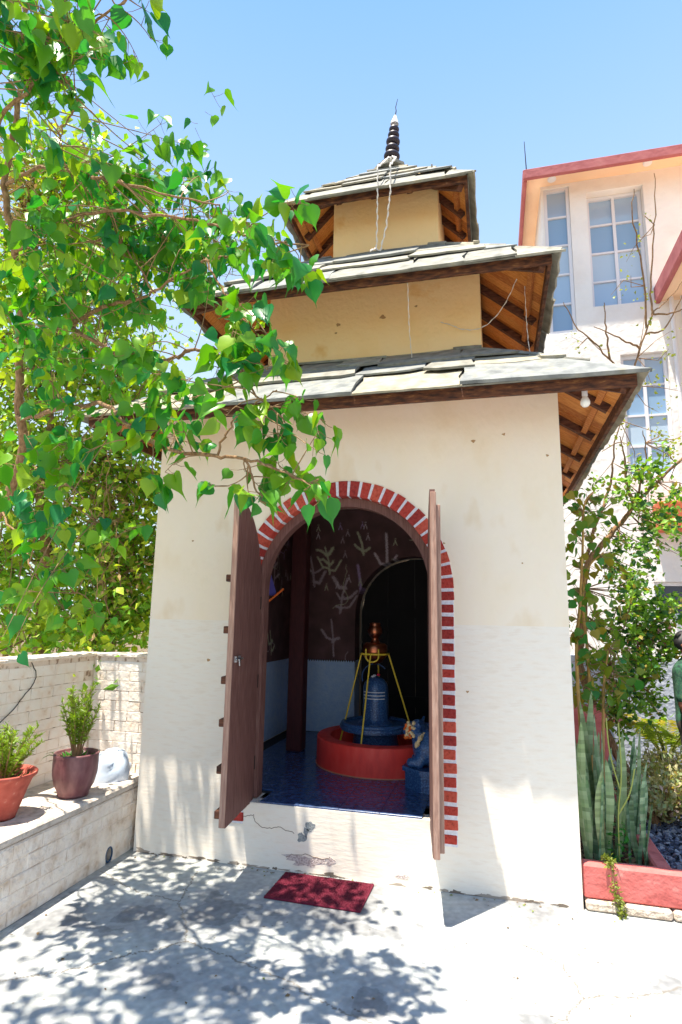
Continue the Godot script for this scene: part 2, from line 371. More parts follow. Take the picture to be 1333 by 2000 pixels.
const SHRUB_LIMBS := [
	[[Vector3(1.35, 0.00, -6.20), Vector3(0.85, 1.20, -6.63), Vector3(0.88, 1.87, -6.51), Vector3(0.91, 2.33, -6.44), Vector3(1.09, 2.59, -6.44), Vector3(1.28, 2.80, -6.45), Vector3(1.41, 2.98, -6.45), Vector3(1.59, 3.16, -6.46), Vector3(1.89, 3.45, -6.38)], 0.0450, 0.0120],
	[[Vector3(0.91, 2.33, -6.44), Vector3(1.01, 2.71, -6.50), Vector3(1.20, 3.15, -6.57), Vector3(1.26, 3.57, -6.51), Vector3(1.35, 4.00, -6.45)], 0.0220, 0.0040],
	[[Vector3(1.41, 2.98, -6.45), Vector3(1.34, 3.16, -6.39), Vector3(1.33, 3.41, -6.35), Vector3(1.28, 3.67, -6.28)], 0.0220, 0.0040],
	[[Vector3(1.41, 2.98, -6.45), Vector3(1.53, 3.42, -6.40), Vector3(1.51, 3.72, -6.34)], 0.0130, 0.0040],
	[[Vector3(1.54, 4.37, -6.85), Vector3(1.62, 4.71, -6.81), Vector3(1.80, 5.19, -6.77), Vector3(1.95, 5.33, -6.78), Vector3(2.17, 5.62, -6.79)], 0.0130, 0.0040],
	[[Vector3(1.80, 5.19, -6.77), Vector3(1.79, 5.50, -6.71), Vector3(1.85, 6.18, -6.60), Vector3(1.87, 6.74, -6.50)], 0.0130, 0.0040],
	[[Vector3(1.73, 5.05, -6.78), Vector3(1.72, 5.61, -6.67), Vector3(1.61, 6.28, -6.52), Vector3(1.65, 6.57, -6.48)], 0.0130, 0.0040],
	[[Vector3(1.35, 4.00, -6.45), Vector3(1.43, 4.18, -6.65), Vector3(1.54, 4.37, -6.85)], 0.0130, 0.0040],
	[[Vector3(1.54, 4.37, -6.85), Vector3(1.32, 4.70, -6.74), Vector3(0.99, 5.03, -6.59), Vector3(0.84, 5.31, -6.50)], 0.0130, 0.0040],
	[[Vector3(1.32, 4.70, -6.74), Vector3(1.30, 5.04, -6.67), Vector3(1.28, 5.32, -6.61)], 0.0130, 0.0040],
	[[Vector3(1.65, 4.82, -6.80), Vector3(1.43, 4.93, -6.72), Vector3(1.16, 5.04, -6.63)], 0.0130, 0.0040],
	[[Vector3(1.80, 5.19, -6.77), Vector3(2.05, 5.22, -6.83), Vector3(2.17, 5.28, -6.85)], 0.0130, 0.0040],
	[[Vector3(1.72, 4.99, -6.79), Vector3(1.94, 5.05, -6.83), Vector3(2.17, 5.50, -6.81)], 0.0130, 0.0040],
	[[Vector3(0.88, 1.87, -6.51), Vector3(1.15, 1.67, -6.52), Vector3(1.40, 1.68, -6.58), Vector3(1.69, 1.61, -6.67)], 0.0130, 0.0040],
	[[Vector3(0.88, 1.61, -6.56), Vector3(1.07, 1.38, -6.44), Vector3(1.31, 1.23, -6.53)], 0.0130, 0.0040]]
const SHRUB_CLUSTERS := [
	[Vector3(1.22, 3.31, -6.34), 0.20, 34, 0], [Vector3(1.11, 3.00, -6.36), 0.20, 26, 0], [Vector3(1.44, 3.09, -6.33), 0.20, 40, 0], [Vector3(1.69, 3.14, -6.38), 0.25, 60, 0], [Vector3(1.63, 2.79, -6.43), 0.25, 80, 0], [Vector3(1.33, 2.68, -6.38), 0.22, 60, 0], [Vector3(1.77, 2.59, -6.51), 0.20, 36, 0], [Vector3(1.20, 2.59, -6.46), 0.20, 34, 0], [Vector3(1.47, 2.48, -6.45), 0.15, 24, 0], [Vector3(1.22, 2.28, -6.42), 0.20, 40, 0], [Vector3(1.34, 2.12, -6.38), 0.22, 80, 0], [Vector3(1.48, 1.93, -6.45), 0.20, 90, 0], [Vector3(1.23, 1.87, -6.39), 0.25, 110, 0], [Vector3(1.62, 1.88, -6.49), 0.12, 40, 0], [Vector3(1.37, 1.63, -6.48), 0.25, 140, 0], [Vector3(1.61, 1.53, -6.56), 0.16, 80, 0], [Vector3(1.12, 1.43, -6.45), 0.25, 120, 0], [Vector3(1.26, 1.23, -6.52), 0.20, 90, 0], [Vector3(1.46, 1.33, -6.55), 0.10, 30, 0], [Vector3(1.00, 1.14, -6.36), 0.20, 70, 0], [Vector3(1.41, 1.08, -6.59), 0.15, 36, 0], [Vector3(1.14, 0.90, -6.44), 0.20, 70, 0], [Vector3(1.84, 4.67, -6.77), 0.30, 40, 1], [Vector3(1.97, 4.30, -6.77), 0.25, 40, 1], [Vector3(1.53, 3.84, -6.53), 0.25, 40, 1], [Vector3(1.73, 3.69, -6.61), 0.25, 50, 1], [Vector3(1.56, 5.44, -6.66), 0.35, 30, 1], [Vector3(1.80, 6.17, -6.59), 0.25, 20, 1], [Vector3(1.10, 4.98, -6.63), 0.30, 16, 1], [Vector3(1.82, 3.42, -6.47), 0.20, 40, 1], [Vector3(1.27, 3.68, -6.49), 0.15, 16, 1], [Vector3(1.51, 1.66, -6.45), 0.12, 10, 2], [Vector3(1.60, 1.54, -6.50), 0.10, 8, 2], [Vector3(1.41, 1.48, -6.46), 0.10, 8, 2], [Vector3(0.99, 1.25, -6.24), 0.10, 9, 2], [Vector3(1.07, 1.01, -6.30), 0.10, 8, 2], [Vector3(0.89, 0.88, -6.17), 0.10, 8, 2]]
const CLIMBER_CLUSTERS := [
	[Vector3(0.70, 2.70, -5.21), 0.14, 12], [Vector3(0.85, 2.77, -5.24), 0.12, 9], [Vector3(0.67, 2.44, -5.20), 0.10, 7], [Vector3(0.82, 2.49, -5.28), 0.10, 5], [Vector3(0.68, 2.23, -5.24), 0.12, 9], [Vector3(0.93, 2.26, -5.30), 0.08, 5], [Vector3(0.67, 2.02, -5.22), 0.10, 7], [Vector3(0.82, 1.98, -5.32), 0.10, 5], [Vector3(0.64, 1.81, -5.20), 0.10, 6], [Vector3(0.87, 1.73, -5.38), 0.15, 12], [Vector3(0.69, 1.61, -5.25), 0.13, 10], [Vector3(0.95, 1.57, -5.43), 0.15, 10], [Vector3(0.77, 1.41, -5.31), 0.13, 10], [Vector3(0.99, 1.32, -5.49), 0.12, 9], [Vector3(0.72, 1.20, -5.34), 0.12, 8], [Vector3(0.88, 1.12, -5.39), 0.14, 8]]
const CLIMBER_STEMS := [
	[[Vector3(0.62, 0.20, -4.95), Vector3(0.64, 1.44, -5.32), Vector3(0.68, 1.94, -5.24), Vector3(0.72, 2.36, -5.23), Vector3(0.75, 2.75, -5.21), Vector3(0.83, 2.87, -5.21)], 0.0160, 0.0060],
	[[Vector3(0.66, 0.20, -5.00), Vector3(0.74, 1.44, -5.40), Vector3(0.71, 1.94, -5.30), Vector3(0.77, 2.24, -5.32), Vector3(0.90, 2.37, -5.33)], 0.0160, 0.0060],
	[[Vector3(0.70, 0.20, -4.90), Vector3(0.85, 1.24, -5.42), Vector3(0.91, 1.57, -5.42)], 0.0160, 0.0060]]

# ---------------------------------------------------------------- shrine
const SX := -1.125     # middle of the front wall
const SZ := -4.38      # face of the front wall
const SL := -2.745
const SR := 0.492
const SILL := 0.449
const SPRING := 2.01

func arch(cx: float, r: float, y0: float, from_deg: float, to_deg: float, steps: int) -> PackedVector2Array:
	var out := PackedVector2Array()
	for i in steps + 1:
		var a := deg_to_rad(lerpf(from_deg, to_deg, float(i) / steps))
		out.append(Vector2(cx + r * cos(a), y0 + r * sin(a)))
	return out

func flat_prism(poly: PackedVector2Array, z: float, depth: float) -> Geo:
	var g := Geo.new()
	g.prism(poly, Vector3(0, 0, z), Vector3.RIGHT, Vector3.UP, Vector3.BACK, depth)
	return g

func blob(at: Vector2, rx: float, ry: float, pts: int, rough: float) -> PackedVector2Array:
	var out := PackedVector2Array()
	var ph := rng.randf() * TAU
	for i in pts:
		var a := TAU * i / pts
		var k := 1.0 + rough * (sin(a * 3 + ph) * 0.5 + rng.randf_range(-0.6, 0.6))
		out.append(at + Vector2(cos(a) * rx * k, sin(a) * ry * k))
	return out

func build_shrine() -> void:
	var t := thing("shrine", "cream three-tiered shrine with slate roofs and a red brick arched doorway", "shrine", Vector3(SX, 0, -6.0))
	var off := -t.position
	var keep := func(called: String, g: Geo, mt: Material, parent: Node) -> MeshInstance3D:
		var o := part(called, g.mesh(), mt, parent)
		if parent == t:
			o.position = off
		return o
	var hw := 0.735
	# lower front wall: white-washed band, then the cream wall above it
	var poly := PackedVector2Array([Vector2(SL, 0), Vector2(SR, 0), Vector2(SR, 1.76), Vector2(SX + hw, 1.76), Vector2(SX + hw, SILL - 0.012), Vector2(SX - hw, SILL - 0.012), Vector2(SX - hw, 1.76), Vector2(SL, 1.76)])
	keep.call("wall_base", flat_prism(poly, SZ - 0.25, 0.25), M.white_wash, t)
	poly = PackedVector2Array([Vector2(SL, 1.76), Vector2(SX - hw, 1.76)])
	poly.append_array(arch(SX, hw, SPRING, 180, 0, 28))
	poly.append_array(PackedVector2Array([Vector2(SX + hw, 1.76), Vector2(SR, 1.76), Vector2(SR, 3.62), Vector2(SL, 3.62)]))
	keep.call("wall", flat_prism(poly, SZ - 0.25, 0.25), M.cream, t)
	var g := Geo.new()
	for x in [SL + 0.125, SR - 0.125]:
		g = Geo.new()
		g.box(Vector3(x, 0.88, -6.0), Vector3(0.25, 1.76, 2.74))
		keep.call("wall_base", g, M.white_wash, t)
		g = Geo.new()
		g.box(Vector3(x, 2.69, -6.0), Vector3(0.25, 1.86, 2.74))
		keep.call("wall", g, M.cream, t)
	# back wall with its own arched doorway
	var bx := -0.95
	var bw := 0.70
	var bs := 1.84
	var rp := PackedVector2Array([Vector2(bx, 0), Vector2(SR, 0), Vector2(SR, 3.62), Vector2(bx, 3.62)])
	rp.append_array(arch(bx, bw, bs, 90, 0, 14))
	rp.append_array(PackedVector2Array([Vector2(bx + bw, SILL), Vector2(bx, SILL)]))
	var lp := PackedVector2Array([Vector2(bx, SILL), Vector2(bx - bw, SILL)])
	lp.append_array(arch(bx, bw, bs, 180, 90, 14))
	lp.append_array(PackedVector2Array([Vector2(bx, 3.62), Vector2(SL, 3.62), Vector2(SL, 0), Vector2(bx, 0)]))
	g = flat_prism(rp, -7.62, 0.25)
	g.prism(lp, Vector3(0, 0, -7.62), Vector3.RIGHT, Vector3.UP, Vector3.BACK, 0.25)
	keep.call("wall", g, M.cream, t)
	# inner skin of the back wall carries the mural; it stands at -7.12
	var back_at := -7.12
	# floor slab, dark polished stone tiles
	g = Geo.new()
	g.box(Vector3(SX, 0.209, -6.05), Vector3(2.70, 0.418, 2.8))
	keep.call("plinth", g, M.white_wash, t)
	var fl: MeshInstance3D = keep.call("floor", Geo.new(), M.grout, t)
	g = Geo.new()
	g.box(Vector3(SX, 0.428, -6.05), Vector3(2.735, 0.018, 2.83))
	g.box(Vector3(SX, 0.428, -4.51), Vector3(1.300, 0.018, 0.252))
	fl.mesh = g.mesh()
	var tile := Geo.new()
	tile.bbox(Vector3.ZERO, Vector3(0.298, 0.012, 0.298), 0.0015)
	var tm := tile.mesh()
	for i in range(-5, 5):
		for j in 10:
			var z := -4.535 - 0.30 * j
			if z < -7.2: continue
			var x := SX + 0.15 + 0.30 * i
			if absf(x - SX) > 1.25: continue
			if j == 0 and absf(x - SX) > 0.62: continue
			var o := part("tile", tm, M.tile[(i * 7 + j * 3) % 2], fl)
			o.position = Vector3(x, 0.443, z)
	# ceiling
	g = Geo.new()
	g.box(Vector3(SX, 3.2, -6.0), Vector3(2.735, 0.1, 2.74))
	keep.call("ceiling", g, M.white_wash, t)
	# painted walls inside
	var murals := [mural(1), null, mural(3)]
	# dado and mural panels: left wall, right wall, back wall left and right of the back door
	panel(keep, t, Vector3(SL + 0.262, SILL, -4.64), Vector3(0, 0, -1), back_at + 4.64, murals[0])
	# back skin, cut round the doorway
	var top := 3.14
	var yd := 1.29
	var skin := func(x0: float, x1: float, y0: float, y1: float, left: bool) -> PackedVector2Array:
		var out := PackedVector2Array()
		if left:
			out.append_array(PackedVector2Array([Vector2(x0, y0), Vector2(bx - bw, y0)]))
			if y1 > bs:
				out.append_array(arch(bx, bw, bs, 180, 90, 14))
				out.append(Vector2(bx, y1))
			else:
				out.append(Vector2(bx - bw, y1))
			out.append(Vector2(x0, y1))
		else:
			if y1 > bs:
				out.append(Vector2(bx, y1))
				out.append_array(arch(bx, bw, bs, 90, 0, 14))
			else:
				out.append(Vector2(bx + bw, y1))
			out.append_array(PackedVector2Array([Vector2(bx + bw, y0), Vector2(x1, y0), Vector2(x1, y1)]))
		return out
	for left in [true, false]:
		g = Geo.new()
		g.prism(skin.call(SL + 0.25, SR - 0.25, SILL, yd, left), Vector3(0, 0, back_at - 0.25), Vector3.RIGHT, Vector3.UP, Vector3.BACK, 0.25)
		keep.call("dado", g, M.dado, t)
		g = Geo.new()
		g.prism(skin.call(SL + 0.25, SR - 0.25, yd, top, left), Vector3(0, 0, back_at - 0.25), Vector3.RIGHT, Vector3.UP, Vector3.BACK, 0.25)
		for i in g.v.size():
			g.uv[i] = Vector2((g.v[i].x - (SL + 0.25)) / (SR - SL - 0.5), 1.0 - (g.v[i].y - yd) / (top - yd))
		keep.call("mural", g, murals[2], t)
	# row of small teeth painted at the top of the dado
	g = Geo.new()
	for i in 28:
		var x := SL + 0.27 + i * 0.03
		g.prism(PackedVector2Array([Vector2(x, yd), Vector2(x + 0.03, yd), Vector2(x + 0.015, yd - 0.026)]), Vector3(0, 0, back_at), Vector3.RIGHT, Vector3.UP, Vector3.BACK, 0.002)
	keep.call("border", g, plain(s(60, 44, 40), 0.9), t)
	# back door of loose planks: daylight shows through the gaps
	var bd := Node3D.new()
	bd.name = "back_door"
	t.add_child(bd)
	bd.position = off
	var edges := [-0.697, -0.36, -0.018, 0.31, 0.697]
	for i in 4:
		var a: float = edges[i] + (0.0018 if i else 0.0)
		var b: float = edges[i + 1] - (0.0018 if i < 3 else 0.0)
		var pp := PackedVector2Array([Vector2(bx + a, SILL + 0.005), Vector2(bx + b, SILL + 0.005)])
		for k in 9:
			var u: float = lerpf(b, a, k / 8.0)
			pp.append(Vector2(bx + u, bs + sqrt(maxf(0.0, 0.6985 * 0.6985 - u * u)) - (0.0045 if u < -0.1 else -0.004)))
		part("plank", flat_prism(pp, -7.52, 0.035).mesh(), M.black_wood, bd)
	g = Geo.new()
	for y in [0.8, 1.86]:
		g.box(Vector3(bx, y, -7.475), Vector3(1.36, 0.12, 0.03))
	part("ledge", g.mesh(), M.black_wood, bd)
	# timber posts inside
	for p in [Vector3(-2.02, 0, -6.08), Vector3(-0.02, 0, -6.08)]:
		g = Geo.new()
		g.bbox(Vector3(p.x, 1.80, p.z), Vector3(0.165, 2.70, 0.165), 0.012)
		keep.call("post", g, M.post, t)
	# brick surround: mortar ring, then each brick
	var ring := Node3D.new()
	ring.name = "brick_arch"
	t.add_child(ring)
	ring.position = off
	var r0 := 0.722
	var r1 := 0.842
	var outer := arch(SX, r1 - 0.002, SPRING, 0, 180, 36)
	var inner := arch(SX, r0 + 0.004, SPRING, 180, 0, 36)
	g = Geo.new()
	for i in 36:
		var q := PackedVector2Array([outer[i], outer[i + 1], inner[35 - i], inner[36 - i]])
		g.prism(q, Vector3(0, 0, SZ - 0.10), Vector3.RIGHT, Vector3.UP, Vector3.BACK, 0.104)
	for sd in [-1, 1]:
		var xm: float = SX + sd * (r0 + r1 + 0.002) / 2
		g.box(Vector3(xm, (0.285 + SPRING) / 2, SZ - 0.048), Vector3(r1 - r0 - 0.006, SPRING - 0.285, 0.104))
	part("mortar", g.mesh(), M.mortar, ring)
	var pitch := (SPRING - 0.285) / 19.0
	for sd in [-1, 1]:
		for i in 19:
			g = Geo.new()
			var h := pitch - rng.randf_range(0.015, 0.031)
			g.bbox(Vector3.ZERO, Vector3(r1 - r0 + rng.randf_range(-0.009, 0.006), h, 0.115), 0.006)
			var o := part("brick", g.mesh(), M.brick[rng.randi() % 3], ring)
			o.position = Vector3(SX + sd * (r0 + r1) / 2 + rng.randf_range(-0.002, 0.002), 0.285 + pitch * (i + 0.5), SZ - 0.0495 + rng.randf_range(-0.001, 0.002))
			o.rotation.z = rng.randf_range(-0.035, 0.035)
	var na := 27
	for i in na:
		g = Geo.new()
		var a0 := PI * (i + rng.randf_range(0.10, 0.14)) / na
		var a1 := PI * (i + 1 - rng.randf_range(0.10, 0.14)) / na
		var rr := r1 + rng.randf_range(-0.004, 0.005)
		var q := PackedVector2Array()
		for k in [[r0, a0], [rr, a0], [rr, a1], [r0, a1]]:
			q.append(Vector2(cos(k[1]) * k[0], sin(k[1]) * k[0]))
		g.prism(q, Vector3(0, 0, -0.107), Vector3.RIGHT, Vector3.UP, Vector3.BACK, 0.115 + rng.randf_range(-0.001, 0.002))
		var o := part("brick", g.mesh(), M.brick[rng.randi() % 3], ring)
		o.position = Vector3(SX, SPRING, SZ)
	# timber door frame set back in the reveal
	outer = arch(SX, 0.721, SPRING, 0, 180, 30)
	inner = arch(SX, 0.655, SPRING, 180, 0, 30)
	g = Geo.new()
	for i in 30:
		g.prism(PackedVector2Array([outer[i], outer[i + 1], inner[29 - i], inner[30 - i]]), Vector3(0, 0, SZ - 0.18), Vector3.RIGHT, Vector3.UP, Vector3.BACK, 0.10)
	for sd in [-1, 1]:
		g.box(Vector3(SX + sd * 0.688, (SILL + SPRING) / 2, SZ - 0.13), Vector3(0.066, SPRING - SILL, 0.10))
	keep.call("door_frame", g, M.door_wood, t)
	# door leaves, folded open outwards
	door_leaf(t, off, -1, Vector3(SX - 0.700, 0, SZ - 0.072), deg_to_rad(85.0))
	door_leaf(t, off, 1, Vector3(SX + 0.662, 0, SZ - 0.072), deg_to_rad(98.0))
	# plaster broken away under the doorway, and the crack beside it
	for a in [[Vector2(-1.332, 0.315), 0.035, 0.035], [Vector2(-1.388, 0.235), 0.036, 0.030], [Vector2(-1.36, 0.275), 0.018, 0.03]]:
		keep.call("bare_patch", flat_prism(blob(a[0], a[1], a[2], 15, 0.35), SZ, 0.0015), M.bare, t)
	for a in [[Vector2(-1.36, 0.085), 0.14, 0.03], [Vector2(-1.17, 0.10), 0.03, 0.022], [Vector2(-0.66, 0.06), 0.05, 0.012]]:
		keep.call("bare_patch", flat_prism(blob(a[0], a[1], a[2], 24, 0.5), SZ, 0.0015), M.bare_pink, t)
	for line in [[Vector2(-1.86, 0.335), Vector2(-1.80, 0.345), Vector2(-1.765, 0.355), Vector2(-1.755, 0.31), Vector2(-1.70, 0.275), Vector2(-1.62, 0.272), Vector2(-1.57, 0.29), Vector2(-1.50, 0.27), Vector2(-1.43, 0.255)], [Vector2(-1.50, 0.09), Vector2(-1.47, 0.115), Vector2(-1.36, 0.128), Vector2(-1.24, 0.112), Vector2(-1.16, 0.125)]]:
		var pts := []
		for i in line.size() - 1:
			for k in 4:
				var q: Vector2 = line[i].lerp(line[i + 1], k / 4.0) + Vector2(rng.randf_range(-0.005, 0.005), rng.randf_range(-0.005, 0.005))
				pts.append(Vector3(q.x, q.y, SZ + 0.0005))
		g = Geo.new()
		g.tube(pts, [0.0022], 5)
		keep.call("crack", g, M.crack, t)
	# dirt splashed up along the foot of the wall: ragged damp patches with their own outlines
	for i in 46:
		var x := rng.randf_range(SL + 0.05, SR - 0.05)
		keep.call("damp_patch", flat_prism(blob(Vector2(x, rng.randf_range(0.0, 0.016)), rng.randf_range(0.015, 0.06), rng.randf_range(0.004, 0.014), 14, 0.6), SZ, 0.0008 + 0.00002 * i), M.damp[i % 2], t)
	# knocks and stains on the upper walls
	for a in [[Vector2(-1.36, 4.52), -5.0, 0.02], [Vector2(-0.93, 4.55), -5.0, 0.025], [Vector2(-1.38, 4.44), -5.0, 0.012], [Vector2(-0.62, 4.62), -5.0, 0.012], [Vector2(-0.12, 3.12), SZ, 0.016], [Vector2(0.10, 3.16), SZ, 0.012], [Vector2(0.40, 2.98), SZ, 0.010], [Vector2(-0.35, 2.35), SZ, 0.008], [Vector2(0.2, 2.2), SZ, 0.007], [Vector2(-2.2, 1.45), SZ, 0.016], [Vector2(-0.2, 1.3), SZ, 0.009], [Vector2(-2.4, 2.4), SZ, 0.008]]:
		keep.call("stain", flat_prism(blob(a[0], a[2], a[2] * 0.8, 11, 0.5), a[1], 0.001), M.stain, t)
	# upper storeys
	g = Geo.new()
	g.box(Vector3(-1.05, 4.45, -6.0), Vector3(2.0, 1.1, 2.0))
	keep.call("tier_wall", g, M.ochre, t)
	g = Geo.new()
	g.box(Vector3(-1.0, 5.85, -6.0), Vector3(1.1, 1.1, 1.1))
	keep.call("tier_wall", g, M.ochre, t)
	build_roof(t, off, Vector3(-1.12, 3.30, -6.0), 2.035, 1.62, 0.92, 0.68, 0)
	build_roof(t, off, Vector3(-1.07, 4.53, -6.0), 1.56, 1.0, 0.48, 0.85, 1)
	build_roof(t, off, Vector3(-1.06, 5.89, -6.0), 0.905, 0.55, 0.05, 1.04, 2)
	# finial
	var fin := Node3D.new()
	fin.name = "finial"
	t.add_child(fin)
	fin.position = off + Vector3(-1.035, 6.90, -6.0)
	fin.rotation.z = -0.075
	g = Geo.new()
	g.prism(blob(Vector2.ZERO, 0.19, 0.19, 11, 0.12), Vector3(0, 0.0, 0), Vector3.RIGHT, Vector3.FORWARD, Vector3.UP, 0.035)
	g.prism(blob(Vector2(0.01, 0), 0.16, 0.15, 9, 0.1), Vector3(0, 0.037, 0), Vector3.RIGHT, Vector3.FORWARD, Vector3.UP, 0.03)
	part("cap_stone", g.mesh(), M.slate[1], fin)
	g = Geo.new()
	g.lathe([Vector2(0.0, 0.06), Vector2(0.05, 0.07), Vector2(0.03, 0.30), Vector2(0.025, 0.58), Vector2(0.0, 0.6)], Vector3.ZERO, 12)
	part("spindle", g.mesh(), M.frame_white, fin)
	var y := 0.12
	for i in 6:
		var r: float = [0.098, 0.095, 0.083, 0.082, 0.068, 0.060][i]
		var hh: float = [0.043, 0.046, 0.042, 0.046, 0.034, 0.034][i]
		g = Geo.new()
		var prof := []
		for k in 11:
			var a := -PI / 2 + PI * k / 10.0
			prof.append(Vector2(0.03 + (r - 0.03) * cos(a), hh * sin(a)))
		g.lathe(prof, Vector3(0, y, 0), 22)
		part("bead", g.mesh(), M.bead, fin)
		y += hh + ([0.046, 0.042, 0.046, 0.034, 0.034, 0.0][i] as float) + 0.008
	g = Geo.new()
	g.lathe([Vector2(0.05, 0.0), Vector2(0.046, 0.02), Vector2(0.012, 0.12), Vector2(0.0, 0.125)], Vector3(0, y + 0.028, 0), 14)
	part("cone", g.mesh(), M.frame_white, fin)
	g = Geo.new()
	g.tube([Vector3(0, y + 0.14, 0), Vector3(0.006, y + 0.21, 0), Vector3(-0.004, y + 0.26, 0), Vector3(0.012, y + 0.37, 0)], [0.007, 0.006, 0.005, 0.003], 6)
	part("rod", g.mesh(), M.metal_dark, fin)

func panel(keep: Callable, t: Node, at: Vector3, along: Vector3, length: float, painted: Material) -> void:
	length = absf(length)
	var nrm := Vector3.UP.cross(along) * -1.0
	# the room side of the panel looks along +nrm for the left wall (along = -z) and -x for the right one
	nrm = along.cross(Vector3.UP) * -1.0
	if (SX - at.x) * nrm.x < 0: nrm = -nrm
	var g := Geo.new()
	var mid := at + along * length / 2 - nrm * 0.006
	var size := Vector3(0.018, 0.84, length)
	g.box(mid + Vector3.UP * 0.42, size)
	keep.call("dado", g, M.dado, t)
	g = Geo.new()
	g.box(mid + Vector3.UP * 1.77, Vector3(0.018, 1.86, length))
	for i in g.v.size():
		g.uv[i] = Vector2(absf(g.v[i].z - at.z) / length, 1.0 - (g.v[i].y - 1.289) / 1.86)
	keep.call("mural", g, painted, t)

# chalk-white folk drawing on dark brown wash
func mural(sd: int) -> StandardMaterial3D:
	var w := 768
	var h := 512
	var f := noise(0.012, 5, FastNoiseLite.TYPE_SIMPLEX_SMOOTH, 100 + sd)
	var im := Image.create(w, h, false, Image.FORMAT_RGB8)
	im.fill(s(70, 46, 40))
	for yy in range(0, h, 2):
		for xx in range(0, w, 2):
			var k := f.get_noise_2d(xx, yy) * 0.5 + 0.5
			im.fill_rect(Rect2i(xx, yy, 2, 2), s(78 + 46 * k, 56 + 32 * k, 54 + 34 * k))
	var r := RandomNumberGenerator.new()
	r.seed = sd * 31
	var tones := [s(206, 190, 196), s(180, 160, 166), s(190, 190, 160), s(176, 150, 190)]
	var dab := func(p: Vector2, size: float, c: Color) -> void:
		for k in int(size * size * 1.6):
			var q := p + Vector2(r.randfn(0, size * 0.5), r.randfn(0, size * 0.5))
			if q.x >= 0 and q.y >= 0 and q.x < w and q.y < h:
				im.set_pixel(int(q.x), int(q.y), c)
	var stroke := func(p: Array, size: float, c: Color) -> void:
		for i in p.size() - 1:
			var n := int(p[i].distance_to(p[i + 1]) / 2.0) + 1
			for k in n:
				dab.call(p[i].lerp(p[i + 1], float(k) / n), size, c)
	# plants with paired curling leaves
	for q in 15:
		var o := Vector2(r.randf_range(0.05, 0.95) * w, r.randf_range(0.35, 0.98) * h)
		if sd == 3 and q < 7:
			o = [Vector2(0.20, 0.98), Vector2(0.235, 0.72), Vector2(0.44, 0.42), Vector2(0.33, 0.30), Vector2(0.75, 0.5), Vector2(0.88, 0.9), Vector2(0.10, 0.5)][q] * Vector2(w, h) + Vector2(r.randf_range(-14, 14), r.randf_range(-14, 14))
		var c: Color = tones[r.randi() % 4]
		var tall := r.randf_range(70, 130)
		var lean := r.randf_range(-26, 26)
		stroke.call([o, o + Vector2(lean * 0.3, -tall * 0.5), o + Vector2(lean, -tall)], r.randf_range(3.5, 6.0), c)
		for k in r.randi_range(1, 3):
			for sgn in [-1, 1]:
				if r.randf() < 0.2: continue
				var b := o + Vector2(lean * (0.2 + 0.3 * k), -tall * (0.15 + 0.28 * k + r.randf_range(-0.06, 0.06)))
				var l := r.randf_range(20, 56)
				stroke.call([b, b + Vector2(sgn * l * 0.5, r.randf_range(-14, 8)), b + Vector2(sgn * l, -l * r.randf_range(0.2, 1.0))], r.randf_range(3.5, 7.0), c)
	# rows of little figures and curled lines
	for q in 44:
		var o := Vector2(r.randf_range(0.02, 0.98) * w, r.randf_range(0.08, 0.62) * h)
		var c: Color = tones[r.randi() % 4]
		stroke.call([o, o + Vector2(-7, 18)], 2.4, c)
		stroke.call([o, o + Vector2(7, 18)], 2.4, c)
		dab.call(o + Vector2(0, -6), 4.0, c)
	for q in 9:
		var o := Vector2(r.randf_range(0.05, 0.95) * w, r.randf_range(0.1, 0.95) * h)
		var line := []
		var d := r.randf() * TAU
		for k in 16:
			line.append(o)
			d += r.randf_range(-0.9, 0.9)
			o += Vector2(cos(d), sin(d)) * 13
		stroke.call(line, 2.0, tones[r.randi() % 4])
	var m := StandardMaterial3D.new()
	m.albedo_texture = ImageTexture.create_from_image(im)
	m.roughness = 0.9
	return m

